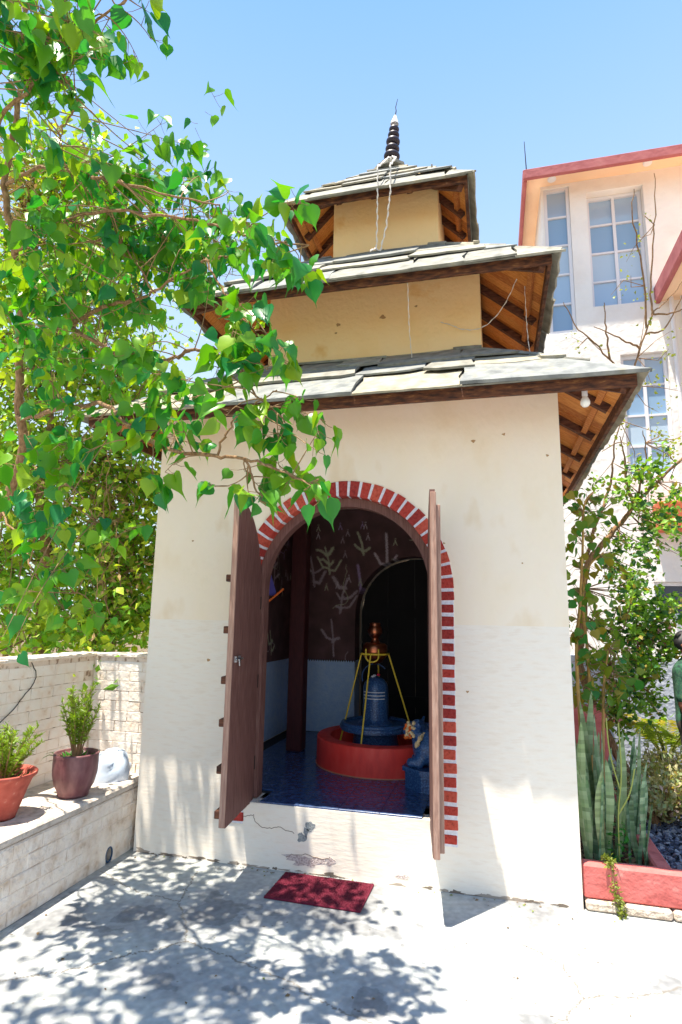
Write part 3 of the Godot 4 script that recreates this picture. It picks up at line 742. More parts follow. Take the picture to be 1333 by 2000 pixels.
# one leaf of vertical boards with an arched top; side -1 hangs on the left post
func door_leaf(t: Node3D, off: Vector3, side: int, hinge: Vector3, open: float) -> void:
	var leaf := Node3D.new()
	leaf.name = "door_leaf"
	t.add_child(leaf, true)
	leaf.position = off + hinge
	# closed, the leaf runs from its hinge towards the middle of the doorway; the room side faces -z
	leaf.rotation.y = -open if side < 0 else open
	var w := 0.59
	var bottom := 0.425 if side < 0 else 0.385
	var R := 0.655
	var dir := -side
	var n := 4
	for i in n:
		var a := w * i / n + 0.0012
		var b := w * (i + 1) / n - 0.0012
		var pp := PackedVector2Array([Vector2(a * dir, bottom + rng.randf_range(-0.006, 0.006)), Vector2(b * dir, bottom + rng.randf_range(-0.006, 0.006))])
		for k in 7:
			var u: float = lerpf(b, a, k / 6.0)
			var q := R - u
			pp.append(Vector2(u * dir, SPRING + sqrt(maxf(0.0, R * R - q * q)) - 0.012))
		var g := flat_prism(pp, -0.018 + rng.randf_range(-0.001, 0.001), 0.036)
		part("board", g.mesh(), M.door_wood, leaf)
	# meeting stile: a paler sawn edge, and the strip nailed along it
	var g2 := Geo.new()
	g2.bbox(Vector3(dir * (w + 0.009), (bottom + 2.63) / 2, 0.004), Vector3(0.016, 2.63 - bottom, 0.040), 0.003)
	part("stile", g2.mesh(), M.door_edge, leaf)
	if side > 0:
		g2 = Geo.new()
		g2.bbox(Vector3(dir * (w - 0.05), (bottom + 0.02 + 2.55) / 2, 0.036), Vector3(0.05, 2.53 - bottom, 0.034), 0.004)
		part("batten", g2.mesh(), M.door_edge, leaf)
	# ends of the ledges on the weather side
	for y in [0.50, 0.78, 1.08, 1.36, 1.70, 2.06]:
		if side > 0: break
		g2 = Geo.new()
		g2.bbox(Vector3(dir * (w / 2 + 0.012), y, 0.040), Vector3(w - 0.012, 0.05, 0.044), 0.004)
		part("ledge", g2.mesh(), M.dark_wood, leaf)
	# brace on the room side, bolt and hinges
	if side < 0:
		g2 = Geo.new()
		g2.tube([Vector3(dir * (w - 0.01), 1.50, -0.034), Vector3(dir * (w - 0.15), 1.50, -0.034)], [0.008], 8)
		g2.box(Vector3(dir * (w - 0.03), 1.50, -0.024), Vector3(0.02, 0.04, 0.02))
		g2.box(Vector3(dir * (w - 0.11), 1.50, -0.024), Vector3(0.02, 0.04, 0.02))
		g2.tube([Vector3(dir * (w - 0.06), 1.50, -0.04), Vector3(dir * (w - 0.06), 1.455, -0.046)], [0.006], 6)
		part("bolt", g2.mesh(), M.steel, leaf)
	for y in [0.7, 1.3, 1.9]:
		g2 = Geo.new()
		g2.tube([Vector3(0, y - 0.05, 0.012 * side), Vector3(0, y + 0.05, 0.012 * side)], [0.011], 8)
		g2.box(Vector3(dir * 0.06, y, 0.0205), Vector3(0.10, 0.06, 0.005))
		part("hinge", g2.mesh(), M.metal_dark, leaf)

# a hipped roof: half-size e at the eave, wall below w, top at r = top, slope sl; o = middle of the eave at the fascia's foot
func build_roof(t: Node3D, off: Vector3, o: Vector3, e: float, w: float, top: float, sl: float, tier: int) -> void:
	var roof := Node3D.new()
	roof.name = "roof"
	t.add_child(roof, true)
	roof.position = off + o
	var cosv := 1.0 / sqrt(1 + sl * sl)
	var fh: float = [0.085, 0.08, 0.07][tier]
	var deck := fh - 0.02      # underside of the boards at r = e
	for k in 4:
		var turn := Basis(Vector3.UP, PI / 2 * k)
		var ax: Vector3 = turn * Vector3.RIGHT
		var up: Vector3 = (turn * Vector3(0, sl, -1)).normalized()
		var out: Vector3 = (turn * Vector3(0, 1, sl)).normalized()
		var origin: Vector3 = turn * Vector3(0, deck, e)     # eave line; v runs up the slope
		# boards of the deck, running down the slope
		var bwid := 0.15
		var nb := int(ceil(2 * e / bwid))
		bwid = 2 * (e - 0.012) / nb
		for i in nb:
			var a := -(e - 0.012) + bwid * i + 0.0015
			var b := a + bwid - 0.003
			var va := (e - maxf(absf(a), w - 0.3)) / cosv
			var vb := (e - maxf(absf(b), w - 0.3)) / cosv
			if va < 0.05 and vb < 0.05: continue
			var g := Geo.new()
			g.prism(PackedVector2Array([Vector2(a, 0.01), Vector2(b, 0.01), Vector2(b, maxf(vb, 0.012)), Vector2(a, maxf(va, 0.012))]), origin + out * rng.randf_range(-0.002, 0.002), ax, up, out, 0.02)
			part("soffit_board", g.mesh(), M.soffit[rng.randi() % 3], roof)
		# rafters under the boards
		var step: float = [0.72, 0.52, 0.36][tier]
		var nr := int(floor(w / step))
		for i in range(-nr, nr + 1):
			var u := i * step
			var g := Geo.new()
			var v1 := (e - w + 0.10) / cosv
			g.box(origin + ax * u + up * (v1 / 2 + 0.03) - out * 0.033, Vector3(0.05, 0.06, v1 - 0.02), Basis(ax, out, -up))
			part("rafter", g.mesh(), M.dark_wood, roof)
		# hip rafter at the right end of this side
		var g3 := Geo.new()
		var c0: Vector3 = turn * Vector3(e - 0.05, deck - 0.05, e - 0.05)
		var c1: Vector3 = turn * Vector3(w - 0.05, deck - 0.05 + (e - w) * sl, w - 0.05)
		var d := (c1 - c0).normalized()
		var sd := d.cross(Vector3.UP).normalized()
		g3.box((c0 + c1) / 2, Vector3(0.06, 0.07, c0.distance_to(c1)), Basis(sd, sd.cross(d) * -1.0, d * -1.0) if (sd.cross(d) * -1.0).dot(Vector3.UP) > 0 else Basis(sd, sd.cross(d), d))
		part("hip_rafter", g3.mesh(), M.dark_wood, roof)
		# batten just inside the fascia, and the fascia board
		g3 = Geo.new()
		g3.box(origin + up * 0.13 - out * 0.024 , Vector3(2 * (e - 0.13), 0.04, 0.045), Basis(ax, out, -up))
		part("eave_batten", g3.mesh(), M.soffit[1], roof)
		g3 = Geo.new()
		g3.bbox(turn * Vector3(0, fh / 2, e), Vector3(2 * e + (0.034 if k % 2 == 0 else -0.034), fh, 0.032), 0.004, turn)
		part("fascia", g3.mesh(), M.fascia, roof)
		slates(roof, origin + out * 0.036, ax, up, out, e, top, cosv, tier, k)
		# close boarding under the slates
		var g4 := Geo.new()
		var len := (e - top) / cosv
		g4.prism(PackedVector2Array([Vector2(-e - 0.01, 0.0), Vector2(e + 0.01, 0.0), Vector2(top + 0.01, len), Vector2(-top - 0.01, len)]), origin + out * 0.0235, ax, up, out, 0.012)
		part("underlay", g4.mesh(), M.slate[1], roof)

func slates(roof: Node3D, origin: Vector3, ax: Vector3, up: Vector3, out: Vector3, e: float, top: float, cosv: float, tier: int, side: int) -> void:
	var length := (e - top) / cosv
	var hip := 0.05
	# the region of this side: a trapezium that reaches a little past its hips and its eave
	var v := -0.075
	var row := 0
	var lift := 0.0
	while v < length - 0.05:
		var deep: float = rng.randf_range(0.42, 0.54) if row == 0 else rng.randf_range(0.26, 0.40)
		if tier == 2: deep *= 0.8
		var v1 := minf(v + deep + 0.10, length + 0.02)
		var half := e - maxf(v, 0.0) * cosv
		var u := -half - 0.1
		var alt := 0
		while u < half + 0.05:
			var wide: float
			if row == 0:
				wide = rng.randf_range(0.55, 1.30) if tier == 0 else rng.randf_range(0.35, 0.85)
			else:
				wide = rng.randf_range(0.35, 0.95) if tier < 2 else rng.randf_range(0.2, 0.5)
			var u1 := u + wide
			var q := PackedVector2Array()
			# ragged lower edge
			var nl := maxi(3, int(wide / 0.10))
			var drop := rng.randf_range(-0.06, 0.05) if row else rng.randf_range(-0.012, 0.012)
			for i in nl + 1:
				var f := float(i) / nl
				var dv := rng.randf_range(-0.020, 0.020) * (1.0 if row else 0.6) + drop
				if row and (i == 0 or i == nl): dv += rng.randf_range(0.0, 0.07)
				q.append(Vector2(lerpf(u, u1, f), v + dv))
			q.append(Vector2(u1 + rng.randf_range(-0.05, 0.03), lerpf(v, v1, 0.5)))
			q.append(Vector2(u1 + rng.randf_range(-0.06, 0.02), v1))
			q.append(Vector2(u + rng.randf_range(-0.02, 0.06), v1))
			q.append(Vector2(u + rng.randf_range(-0.03, 0.05), lerpf(v, v1, 0.5)))
			var zone := PackedVector2Array([Vector2(-e - hip - 0.075, -0.11), Vector2(e + hip + 0.075, -0.11), Vector2(top + hip, length + 0.03), Vector2(-top - hip, length + 0.03)])
			for piece in Geometry2D.intersect_polygons(q, zone):
				if piece.size() < 3: continue
				var thick := rng.randf_range(0.013, 0.024)
				var g := Geo.new()
				# tilt: the foot of the slab lies on the course below
				var tilt := rng.randf_range(0.010, 0.030) / (v1 - v) if row else 0.0
				var slope := rng.randf_range(-0.022, 0.022)
				var up2 := (up - out * tilt).normalized()
				var ax2 := (ax + out * slope).normalized()
				var nn := ax2.cross(up2) * 1.0
				if nn.dot(out) < 0: nn = -nn
				var base := origin + out * (lift + (0.026 if row else 0.0) + 0.009 * (alt % 2) + rng.randf_range(0, 0.006))
				var mid_u := (u + u1) / 2
				g.prism(piece, base - up2 * v + up * v - ax2 * mid_u + ax * mid_u, ax2, up2, nn, thick)
				part("slate", g.mesh(), M.slate[rng.randi() % 4], roof)
			u = u1 - 0.015 + rng.randf_range(-0.01, 0.012)
			alt += 1
		v += deep
		row += 1
		lift += 0.003

func more_materials() -> void:
	M.grout = plain(s(40, 40, 46), 0.9)
	M.tile = []
	for i in 2:
		var m := grained([[0.0, [s(38, 58, 98), s(44, 64, 104)][i]], [0.6, s(58, 82, 126)], [1.0, s(88, 112, 154)]], 0.02, Vector3(1.5, 1.5, 1.5), 0.22, 0.0, 0.0, 111 + i)
		M.tile.append(m)
	M.dado = grained([[0.0, s(172, 200, 240)], [1.0, s(196, 216, 244)]], 0.02, Vector3(1, 1, 1), 0.7, 2.0, 0.06, 115)
	M.black_wood = plain(s(26, 22, 24), 0.8)
	M.post = grained([[0.0, s(58, 20, 24)], [1.0, s(86, 36, 36)]], 0.02, Vector3(5, 0.6, 5), 0.5, 0.5, 0.04, 117)
	M.bare = grained([[0.0, s(110, 116, 120)], [1.0, s(166, 172, 174)]], 0.05, Vector3(2, 2, 2), 0.95, 4.0, 0.08, 119)
	M.bare_pink = grained([[0.0, s(150, 132, 128)], [0.6, s(206, 192, 188)], [1.0, s(222, 212, 208)]], 0.05, Vector3(2, 2, 2), 0.95, 5.0, 0.08, 121)
	M.crack = plain(s(120, 96, 78), 0.95)
	M.damp = [plain(s(120, 108, 96), 0.95), plain(s(168, 154, 140), 0.95)]
	M.bead = plain(s(44, 34, 48), 0.45)
	M.steel = plain(s(190, 188, 190), 0.35, 0.9)
	M.fascia = grained([[0.0, s(40, 20, 12)], [0.4, s(84, 46, 26)], [0.7, s(108, 64, 36)], [1.0, s(170, 124, 70)]], 0.018, Vector3(0.8, 3.0, 0.8), 0.8, 3.0, 0.04, 123)
	M.basin = grained([[0.0, s(214, 50, 46)], [0.5, s(234, 62, 54)], [1.0, s(240, 86, 74)]], 0.012, Vector3(1.4, 0.5, 1.4), 0.55, 0.6, 0.05, 125)
	M.stone_black = grained([[0.0, s(20, 40, 76)], [0.5, s(40, 76, 126)], [0.75, s(72, 112, 160)], [1.0, s(160, 182, 206)]], 0.05, Vector3(2, 2, 2), 0.3, 2.0, 0.06, 127)
	M.yellow = plain(s(236, 200, 60), 0.5)
	M.copper = plain(s(176, 104, 74), 0.32, 1.0)
	M.brass = plain(s(196, 160, 86), 0.3, 1.0)
	M.garland = plain(s(232, 200, 150), 0.9)
	M.orange = plain(s(232, 110, 40), 0.8)
	M.mat = grained([[0.0, s(84, 12, 34)], [0.5, s(118, 22, 50)], [1.0, s(150, 44, 76)]], 0.12, Vector3(3, 3, 3), 1.0, 10.0, 0.2, 131)
	M.pot_red = grained([[0.0, s(128, 52, 44)], [0.5, s(166, 76, 62)], [0.85, s(178, 92, 78)], [1.0, s(210, 178, 162)]], 0.012, Vector3(2, 2, 2), 0.8, 1.0, 0.05, 133)
	M.pot_plum = grained([[0.0, s(84, 48, 52)], [0.5, s(118, 74, 78)], [1.0, s(140, 98, 98)]], 0.012, Vector3(3, 1, 3), 0.42, 0.6, 0.05, 135)
	M.soil = grained([[0.0, s(52, 34, 24)], [1.0, s(110, 78, 54)]], 0.08, Vector3(3, 3, 3), 1.0, 8.0, 0.1, 137)
	M.plastic = plain(s(190, 204, 222), 0.35)
	M.pipe = plain(s(34, 70, 104), 0.6)
	M.plinth = grained([[0.0, s(132, 112, 96)], [0.4, s(196, 178, 160)], [1.0, s(222, 210, 196)]], 0.02, Vector3(1.2, 1.2, 1.2), 0.95, 6.0, 0.05, 139)
	M.gravel = []
	for c in [s(84, 92, 112), s(112, 118, 134), s(64, 70, 86), s(146, 148, 156)]:
		M.gravel.append(plain(c, 0.85))
	M.glass = plain(s(160, 186, 212), 0.1)
	M.glass.metallic_specular = 0.9
	M.glass_dark = plain(s(60, 62, 78), 0.15)
	M.shade_orange = grained([[0.0, s(178, 84, 50)], [1.0, s(206, 112, 70)]], 0.01, Vector3(0.5, 0.5, 0.5), 0.85, 1.0, 0.05, 141)
	M.skin = plain(s(132, 82, 58), 0.55)
	M.hair = plain(s(22, 20, 22), 0.6)
	M.camo = grained([[0.0, s(20, 40, 36)], [0.38, s(24, 56, 48)], [0.42, s(44, 92, 66)], [0.56, s(58, 108, 76)], [0.6, s(26, 62, 54)], [1.0, s(120, 140, 96)]], 0.02, Vector3(2.4, 1.6, 2.4), 0.9, 0.0, 0.0, 143)
	M.trousers = plain(s(60, 54, 48), 0.9)

# ---------------------------------------------------------------- ground
func build_ground() -> void:
	var g := Geo.new()
	g.quad(Vector3(-300, -0.02, 300), Vector3(300, -0.02, 300), Vector3(300, -0.02, -300), Vector3(-300, -0.02, -300))
	struct("ground", g, M.earth)
	# cast concrete yard, with cracks and stains in the slab
	var size := 1024
	var f := noise(0.010, 5, FastNoiseLite.TYPE_SIMPLEX_SMOOTH, 201)
	var f2 := noise(0.12, 3, FastNoiseLite.TYPE_SIMPLEX_SMOOTH, 202)
	var im := Image.create(size, size, false, Image.FORMAT_RGB8)
	for y in size:
		for x in size:
			var k := f.get_noise_2d(x, y)
			var q := f2.get_noise_2d(x, y)
			var b := 166.0 + 32.0 * k + 20.0 * q
			if k < -0.3: b -= 20.0
			im.set_pixel(x, y, s(b - 3, b - 1 + 2 * k, b - 2 - 4 * k))
	var r := RandomNumberGenerator.new()
	r.seed = 77
	# x -6..2 and z -8..0 of the yard on the picture
	var px := func(p: Vector2) -> Vector2: return Vector2((p.x + 6.0) / 8.0 * size, (p.y + 8.0) / 8.0 * size)
	for line in [
		[Vector2(-2.75, -4.0), Vector2(-2.35, -3.8), Vector2(-2.0, -3.75), Vector2(-1.72, -3.35), Vector2(-1.2, -3.2), Vector2(-0.85, -3.05), Vector2(-0.3, -2.9), Vector2(0.1, -2.5)],
		[Vector2(1.0, -3.75), Vector2(0.62, -3.5), Vector2(0.36, -3.44), Vector2(0.22, -3.2), Vector2(0.2, -2.8), Vector2(-0.2, -2.7)],
		[Vector2(0.36, -3.44), Vector2(0.3, -3.7), Vector2(0.05, -3.9)],
		[Vector2(-2.0, -3.75), Vector2(-2.1, -4.2)], [Vector2(-1.72, -3.35), Vector2(-2.2, -2.9), Vector2(-2.7, -2.6)]]:
		for i in line.size() - 1:
			var a: Vector2 = px.call(line[i])
			var b: Vector2 = px.call(line[i + 1])
			var n := int(a.distance_to(b) * 2)
			var w := Vector2.ZERO
			for k in n:
				w = w * 0.93 + Vector2(r.randf_range(-0.6, 0.6), r.randf_range(-0.6, 0.6))
				var p := a.lerp(b, float(k) / n) + w
				if p.x >= 0 and p.y >= 0 and p.x < size - 1 and p.y < size - 1 and r.randf() < 0.8:
					im.set_pixel(int(p.x), int(p.y), s(120, 114, 106))
	for k in 900:
		var p := Vector2(r.randf() * size, r.randf() * size)
		im.fill_rect(Rect2i(int(p.x), int(p.y), 1 + int(r.randf() < 0.15), 1), s(84, 76, 66) if r.randf() < 0.5 else s(122, 114, 102))
	var m := StandardMaterial3D.new()
	m.albedo_texture = ImageTexture.create_from_image(im)
	m.roughness = 0.9
	m.normal_enabled = true
	m.normal_texture = bump_texture(noise(0.05, 5, FastNoiseLite.TYPE_SIMPLEX_SMOOTH, 203), 2.5)
	m.normal_scale = 0.6
	g = Geo.new()
	g.quad(Vector3(-10, 0, 8), Vector3(6, 0, 8), Vector3(6, 0, -8), Vector3(-10, 0, -8))
	for i in 4:
		g.uv[i] = Vector2((g.v[i].x + 6.0) / 8.0, (g.v[i].z + 8.0) / 8.0)
	var o := struct("yard_paving", g, m)
	o.position.y = -0.0002
	# grit, twigs and a few dropped leaves
	g = Geo.new()
	var flake := lens_leaf(Color.WHITE, 0.3)
	for i in 150:
		var p := Vector3(r.randf_range(-2.7, 1.0), 0.004, r.randf_range(-4.3, -1.6))
		if r.randf() < 0.5: p = Vector3(r.randf_range(-2.75, 0.45), 0.004, -4.36 + absf(r.randfn()) * 0.05)
		var kk := r.randf_range(0.5, 1.2)
		var c := Color(0.24 * kk, 0.16 * kk, 0.08 * kk) if r.randf() < 0.75 else Color(0.2, 0.26, 0.05)
		stamp(g, flake, Transform3D(leaf_basis(Vector3(r.randfn(), 0.05, r.randfn()), Vector3(r.randfn() * 0.2, 1, r.randfn() * 0.2), r.randf_range(0.006, 0.03)), p), c)
	solo("ground_litter", g, M.leaf_dry, "specks of dry leaf and grit scattered on the concrete yard", "litter").set_meta("kind", "stuff")
	# paved strip on to the house
	g = Geo.new()
	g.quad(Vector3(-10, -0.004, -8), Vector3(30, -0.004, -8), Vector3(30, -0.004, -30), Vector3(-10, -0.004, -30))
	struct("path", g, M.plinth)

# ---------------------------------------------------------------- left side: bench, boundary wall, pots
func build_left() -> void:
	var t := thing("boundary_wall", "whitewashed brick boundary wall behind the potted plants", "wall", Vector3(-3.4, 0, -4.6))
	var off := -t.position
	var g := Geo.new()
	g.box(Vector3(-3.515, 0.716, -2.2), Vector3(0.22, 1.432, 5.04))
	g.box(Vector3(-3.02, 0.716, -4.715), Vector3(0.55 + 0.66, 1.432, 0.22))
	var core := part("mortar", g.mesh(), M.wall_joint, t)
	core.position = off
	var bh := 0.082
	var bl := 0.235
	for row in 18:
		var y := bh * row + bh / 2
		if y > 1.43: break
		# run along z, facing +x
		var n := int(4.8 / bl)
		for i in n:
			var z := -4.60 + bl * (i + 0.5) + (bl / 2 if row % 2 else 0.0)
			if z > 0.0 or y < 0.45: continue
			g = Geo.new()
			g.bbox(Vector3.ZERO, Vector3(0.05, bh - rng.randf_range(0.002, 0.006), bl - rng.randf_range(0.002, 0.006)), 0.003)
			var o := part("brick", g.mesh(), M.old_wall, t)
			o.position = off + Vector3(-3.4275 + rng.randf_range(-0.0012, 0.0022), y, z)
		# run along x, facing +z
		for i in 3:
			var x := -3.39 + bl * (i + 0.5) + (-bl / 2 if row % 2 else 0.0)
			if y < 0.45: continue
			var wide := bl - rng.randf_range(0.002, 0.007)
			var x0 := maxf(x - wide / 2, -3.396)
			var x1 := minf(x + wide / 2, -2.75)
			if x1 - x0 < 0.03: continue
			g = Geo.new()
			g.bbox(Vector3.ZERO, Vector3(x1 - x0, bh - rng.randf_range(0.002, 0.006), 0.05), 0.003)
			var o := part("brick", g.mesh(), M.old_wall, t)
			o.position = off + Vector3((x0 + x1) / 2, y, -4.6275 + rng.randf_range(-0.0012, 0.0022))
	# coping
	g = Geo.new()
	g.bbox(Vector3(-3.51, 1.446, -2.2), Vector3(0.25, 0.028, 5.06), 0.006)
	g.bbox(Vector3(-3.06, 1.4445, -4.715), Vector3(0.63, 0.028, 0.25), 0.006)
	part("coping", g.mesh(), M.old_plaster, t).position = off
	# cracks that run down from the coping
	for line in [[Vector3(-3.396, 1.43, -3.86), Vector3(-3.395, 1.33, -3.92), Vector3(-3.395, 1.27, -3.90), Vector3(-3.395, 1.18, -3.80), Vector3(-3.395, 1.10, -3.72), Vector3(-3.395, 0.98, -3.55)]]:
		g = Geo.new()
		var pts := []
		for i in line.size() - 1:
			for k in 4:
				pts.append(line[i].lerp(line[i + 1], k / 4.0) + Vector3(0, rng.randf_range(-0.006, 0.006), rng.randf_range(-0.006, 0.006)))
		g.tube(pts, [0.0035], 5)
		part("crack", g.mesh(), M.metal_dark, t).position = off
	# bench: low masonry ledge in front of the wall
	t = thing("ledge", "low whitewashed masonry ledge holding the flowerpots", "ledge", Vector3(-3.1, 0, -3.0))
	off = -t.position
	g = Geo.new()
	# front face with a drain hole: the face is a prism cut by a round opening
	var hole := Vector2(-4.137, 0.052)
	var front := PackedVector2Array()
	front = PackedVector2Array([Vector2(-4.58, 0), Vector2(hole.x - 0.035, 0), Vector2(hole.x - 0.04, 0.05)])
	for i in 9:
		var a := PI - PI * i / 8.0
		front.append(Vector2(hole.x + 0.04 * cos(a), 0.058 + 0.052 * sin(a)))
	front.append_array(PackedVector2Array([Vector2(hole.x + 0.04, 0.05), Vector2(hole.x + 0.035, 0), Vector2(0.3, 0), Vector2(0.3, 0.445), Vector2(-4.58, 0.445)]))
	# polygon axes: x -> world z, y -> up; pushed along -x ... z cross y = -x
	g.prism(front, Vector3(-2.79, 0, 0), Vector3.BACK, Vector3.UP, Vector3.LEFT, 0.12)
	part("face", g.mesh(), M.old_plaster, t).position = off
	g = Geo.new()
	g.box(Vector3(-3.155, 0.222, -2.14), Vector3(0.49, 0.444, 4.88))
	part("core", g.mesh(), M.pipe, t).position = off
	# courses of bricks under the whitewash, the face uneven
	for row in 5:
		var y := 0.045 + 0.088 * row
		for i in 20:
			var z := -4.50 + 0.24 * i + (0.12 if row % 2 else 0.0)
			if absf(z - hole.x) < 0.18 and y < 0.14: continue
			if z > -0.1: continue
			g = Geo.new()
			g.bbox(Vector3.ZERO, Vector3(0.05, 0.088 - rng.randf_range(0.001, 0.004), 0.24 - rng.randf_range(0.001, 0.004)), 0.005)
			var o := part("brick", g.mesh(), M.old_plaster, t)
			o.position = off + Vector3(-2.8105 + rng.randf_range(-0.003, 0.005), y, z)
			o.rotation = Vector3(0, rng.randf_range(-0.012, 0.012), rng.randf_range(-0.02, 0.02))
	g = Geo.new()
	g.bbox(Vector3(-3.10, 0.474, -2.16), Vector3(0.63, 0.058, 4.88), 0.014)
	part("top", g.mesh(), M.ledge_top, t).position = off
	g = Geo.new()
	var ringp := []
	for i in 20:
		var a := TAU * i / 19.0
		ringp.append(Vector3(-2.792, 0.058 + 0.050 * sin(a), hole.x + 0.038 * cos(a)))
	g.tube(ringp, [0.006], 6, false)
	part("drain_pipe", g.mesh(), M.pipe, t).position = off
	# flowerpots
	var p := thing("flowerpot", "plum brown glazed flowerpot with a small conifer on the ledge", "flowerpot", Vector3(-2.985, 0.503, -3.93))
	pot(p, [Vector2(0.0, 0.0), Vector2(0.125, 0.0), Vector2(0.13, 0.02), Vector2(0.128, 0.03), Vector2(0.165, 0.09), Vector2(0.186, 0.17), Vector2(0.190, 0.25), Vector2(0.188, 0.30), Vector2(0.193, 0.318), Vector2(0.185, 0.33), Vector2(0.170, 0.325), Vector2(0.165, 0.28), Vector2(0.0, 0.275)], M.pot_plum, 0.280, 0.165)
	conifer(p, 0.24, 0.66, 30, 0.15, 4)
	p = thing("flowerpot", "flared terracotta red flowerpot with a bushy conifer on the ledge", "flowerpot", Vector3(-3.10, 0.503, -3.38))
	pot(p, [Vector2(0.0, 0.0), Vector2(0.115, 0.0), Vector2(0.12, 0.02), Vector2(0.15, 0.10), Vector2(0.185, 0.20), Vector2(0.215, 0.265), Vector2(0.242, 0.285), Vector2(0.246, 0.305), Vector2(0.236, 0.312), Vector2(0.205, 0.285), Vector2(0.19, 0.25), Vector2(0.0, 0.245)], M.pot_red, 0.25, 0.19)
	conifer(p, 0.21, 0.44, 40, 0.22, 5)
	# plastic sack slumped in the corner
	var sack := thing("plastic_sack", "crumpled pale blue plastic sack lying beside the plum pot", "sack", Vector3(-3.03, 0.503, -4.40))
	g = Geo.new()
	var rings := 9
	var segs := 22
	var fz := noise(1.6, 3, FastNoiseLite.TYPE_SIMPLEX_SMOOTH, 9)
	var grid := []
	for i in rings:
		var f := float(i) / (rings - 1)
		var rowp := []
		for k in segs:
			var a := TAU * k / segs
			var rad := pow(1.0 - pow(f, 2.2), 0.6)
			var b := Vector3(cos(a) * 0.165 * rad, 0.235 * f, sin(a) * 0.15 * rad)
			b *= 1.0 + 0.22 * fz.get_noise_3d(b.x * 9, b.y * 9, b.z * 9) + 0.06 * sin(a * 5 + f * 3)
			b.x += 0.03 * f
			b.y = maxf(b.y, 0.0)
			rowp.append(b)
		grid.append(rowp)
	for i in rings - 1:
		for k in segs:
			var j := (k + 1) % segs
			g.quad(grid[i][j], grid[i][k], grid[i + 1][k], grid[i + 1][j])
	g.smooth()
	part("sack", g.mesh(), M.plastic, sack)

func pot(p: Node3D, prof: Array, mt: Material, soil_y: float, soil_r: float) -> void:
	var g := Geo.new()
	var small := []
	for q in prof: small.append(Vector2(q.x * 0.82, q.y * 0.9))
	g.lathe(small, Vector3.ZERO, 40)
	soil_r *= 0.82
	soil_y *= 0.9
	part("pot", g.mesh(), mt, p)
	g = Geo.new()
	g.lathe([Vector2(soil_r, soil_y - 0.01), Vector2(soil_r * 0.6, soil_y + 0.012), Vector2(0.0, soil_y + 0.02)], Vector3.ZERO, 20)
	part("soil", g.mesh(), M.soil, p)
	# weeds round the rim
	g = Geo.new()
	for i in 46:
		var a := rng.randf() * TAU
		var r := soil_r * sqrt(rng.randf())
		blade(g, Vector3(cos(a) * r, soil_y, sin(a) * r), Vector3(cos(a) * 0.6, 1, sin(a) * 0.6).normalized(), rng.randf_range(0.03, 0.07), 0.014, Color(0.05, 0.22, 0.02) * rng.randf_range(0.8, 1.6))
	for i in 9:
		var a := rng.randf_range(2.4, 4.2)
		blade(g, Vector3(cos(a) * soil_r * 0.8, soil_y, sin(a) * soil_r * 0.8), Vector3(cos(a), rng.randf_range(0.3, 1.1), sin(a)).normalized(), rng.randf_range(0.14, 0.24), 0.006, Color(0.12, 0.2, 0.03), 0.6)
	var w := part("weeds", g.mesh(), M.leaf, p)
	w.set_meta("kind", "stuff")

# a bent strip of four segments
func blade(g: Geo, at: Vector3, dir: Vector3, length: float, width: float, c: Color, droop := 0.25) -> void:
	g.col = c
	var side := dir.cross(Vector3(rng.randf_range(-1, 1), 0.3, rng.randf_range(-1, 1))).normalized()
	var p := at
	var d := dir
	for i in 4:
		var w0: float = width * [0.6, 1.0, 0.9, 0.55, 0.0][i]
		var w1: float = width * [0.6, 1.0, 0.9, 0.55, 0.0][i + 1]
		var q := p + d * length / 4
		if i < 3:
			g.quad(p - side * w0 / 2, p + side * w0 / 2, q + side * w1 / 2, q - side * w1 / 2)
		else:
			g.tri(p - side * w0 / 2, p + side * w0 / 2, q)
		p = q
		d = (d + Vector3.DOWN * droop * (i + 1) / 2.0).normalized()
	g.col = Color(1, 1, 1)

func conifer(p: Node3D, y0: float, tall: float, stems: int, spread: float, sd: int) -> void:
	var r := RandomNumberGenerator.new()
	r.seed = sd
	var g := Geo.new()
	var l := Geo.new()
	for i in stems:
		var a := r.randf() * TAU
		var f := sqrt(r.randf())
		var tip := Vector3(cos(a) * spread * f, y0 + tall * r.randf_range(0.62, 1.0) * (1.0 - 0.25 * f), sin(a) * spread * f)
		var root := Vector3(cos(a) * 0.02, y0, sin(a) * 0.02)
		var mid := root.lerp(tip, 0.5) + Vector3(-cos(a) * spread * f * 0.18, 0, -sin(a) * spread * f * 0.18)
		var pts := []
		for k in 6:
			var t := k / 5.0
			pts.append(root.lerp(mid, t).lerp(mid.lerp(tip, t), t))
		g.tube(pts, [0.006, 0.005, 0.004, 0.003, 0.0022, 0.001], 5)
		# scaly sprays along the upper part
		for k in 46:
			var t := r.randf_range(0.34 if sd == 4 else 0.1, 1.0)
			var at := root.lerp(mid, t).lerp(mid.lerp(tip, t), t)
			var d := (Vector3(r.randfn(), r.randfn() * 0.4 + 0.9, r.randfn())).normalized()
			var kk := r.randf_range(0.75, 1.35)
			l.col = Color(0.24 * kk, 0.38 * kk, 0.03 * kk)
			var side := d.cross(Vector3(r.randfn(), r.randfn(), r.randfn())).normalized() * r.randf_range(0.004, 0.008)
			var len := r.randf_range(0.03, 0.065) * (1.0 - 0.3 * t)
			l.tri(at - side, at + side, at + d * len)
			for e in 2:
				var d2 := (d + Vector3(r.randfn(), r.randfn(), r.randfn()) * 0.5).normalized()
				var b := at + d * len * 0.3 * (e + 1)
				l.tri(b - side * 0.6, b + side * 0.6, b + d2 * len * 0.6)
	part("stems", g.mesh(), M.twig, p)
	var o := part("foliage", l.mesh(), M.leaf, p)
	o.set_meta("kind", "stuff")

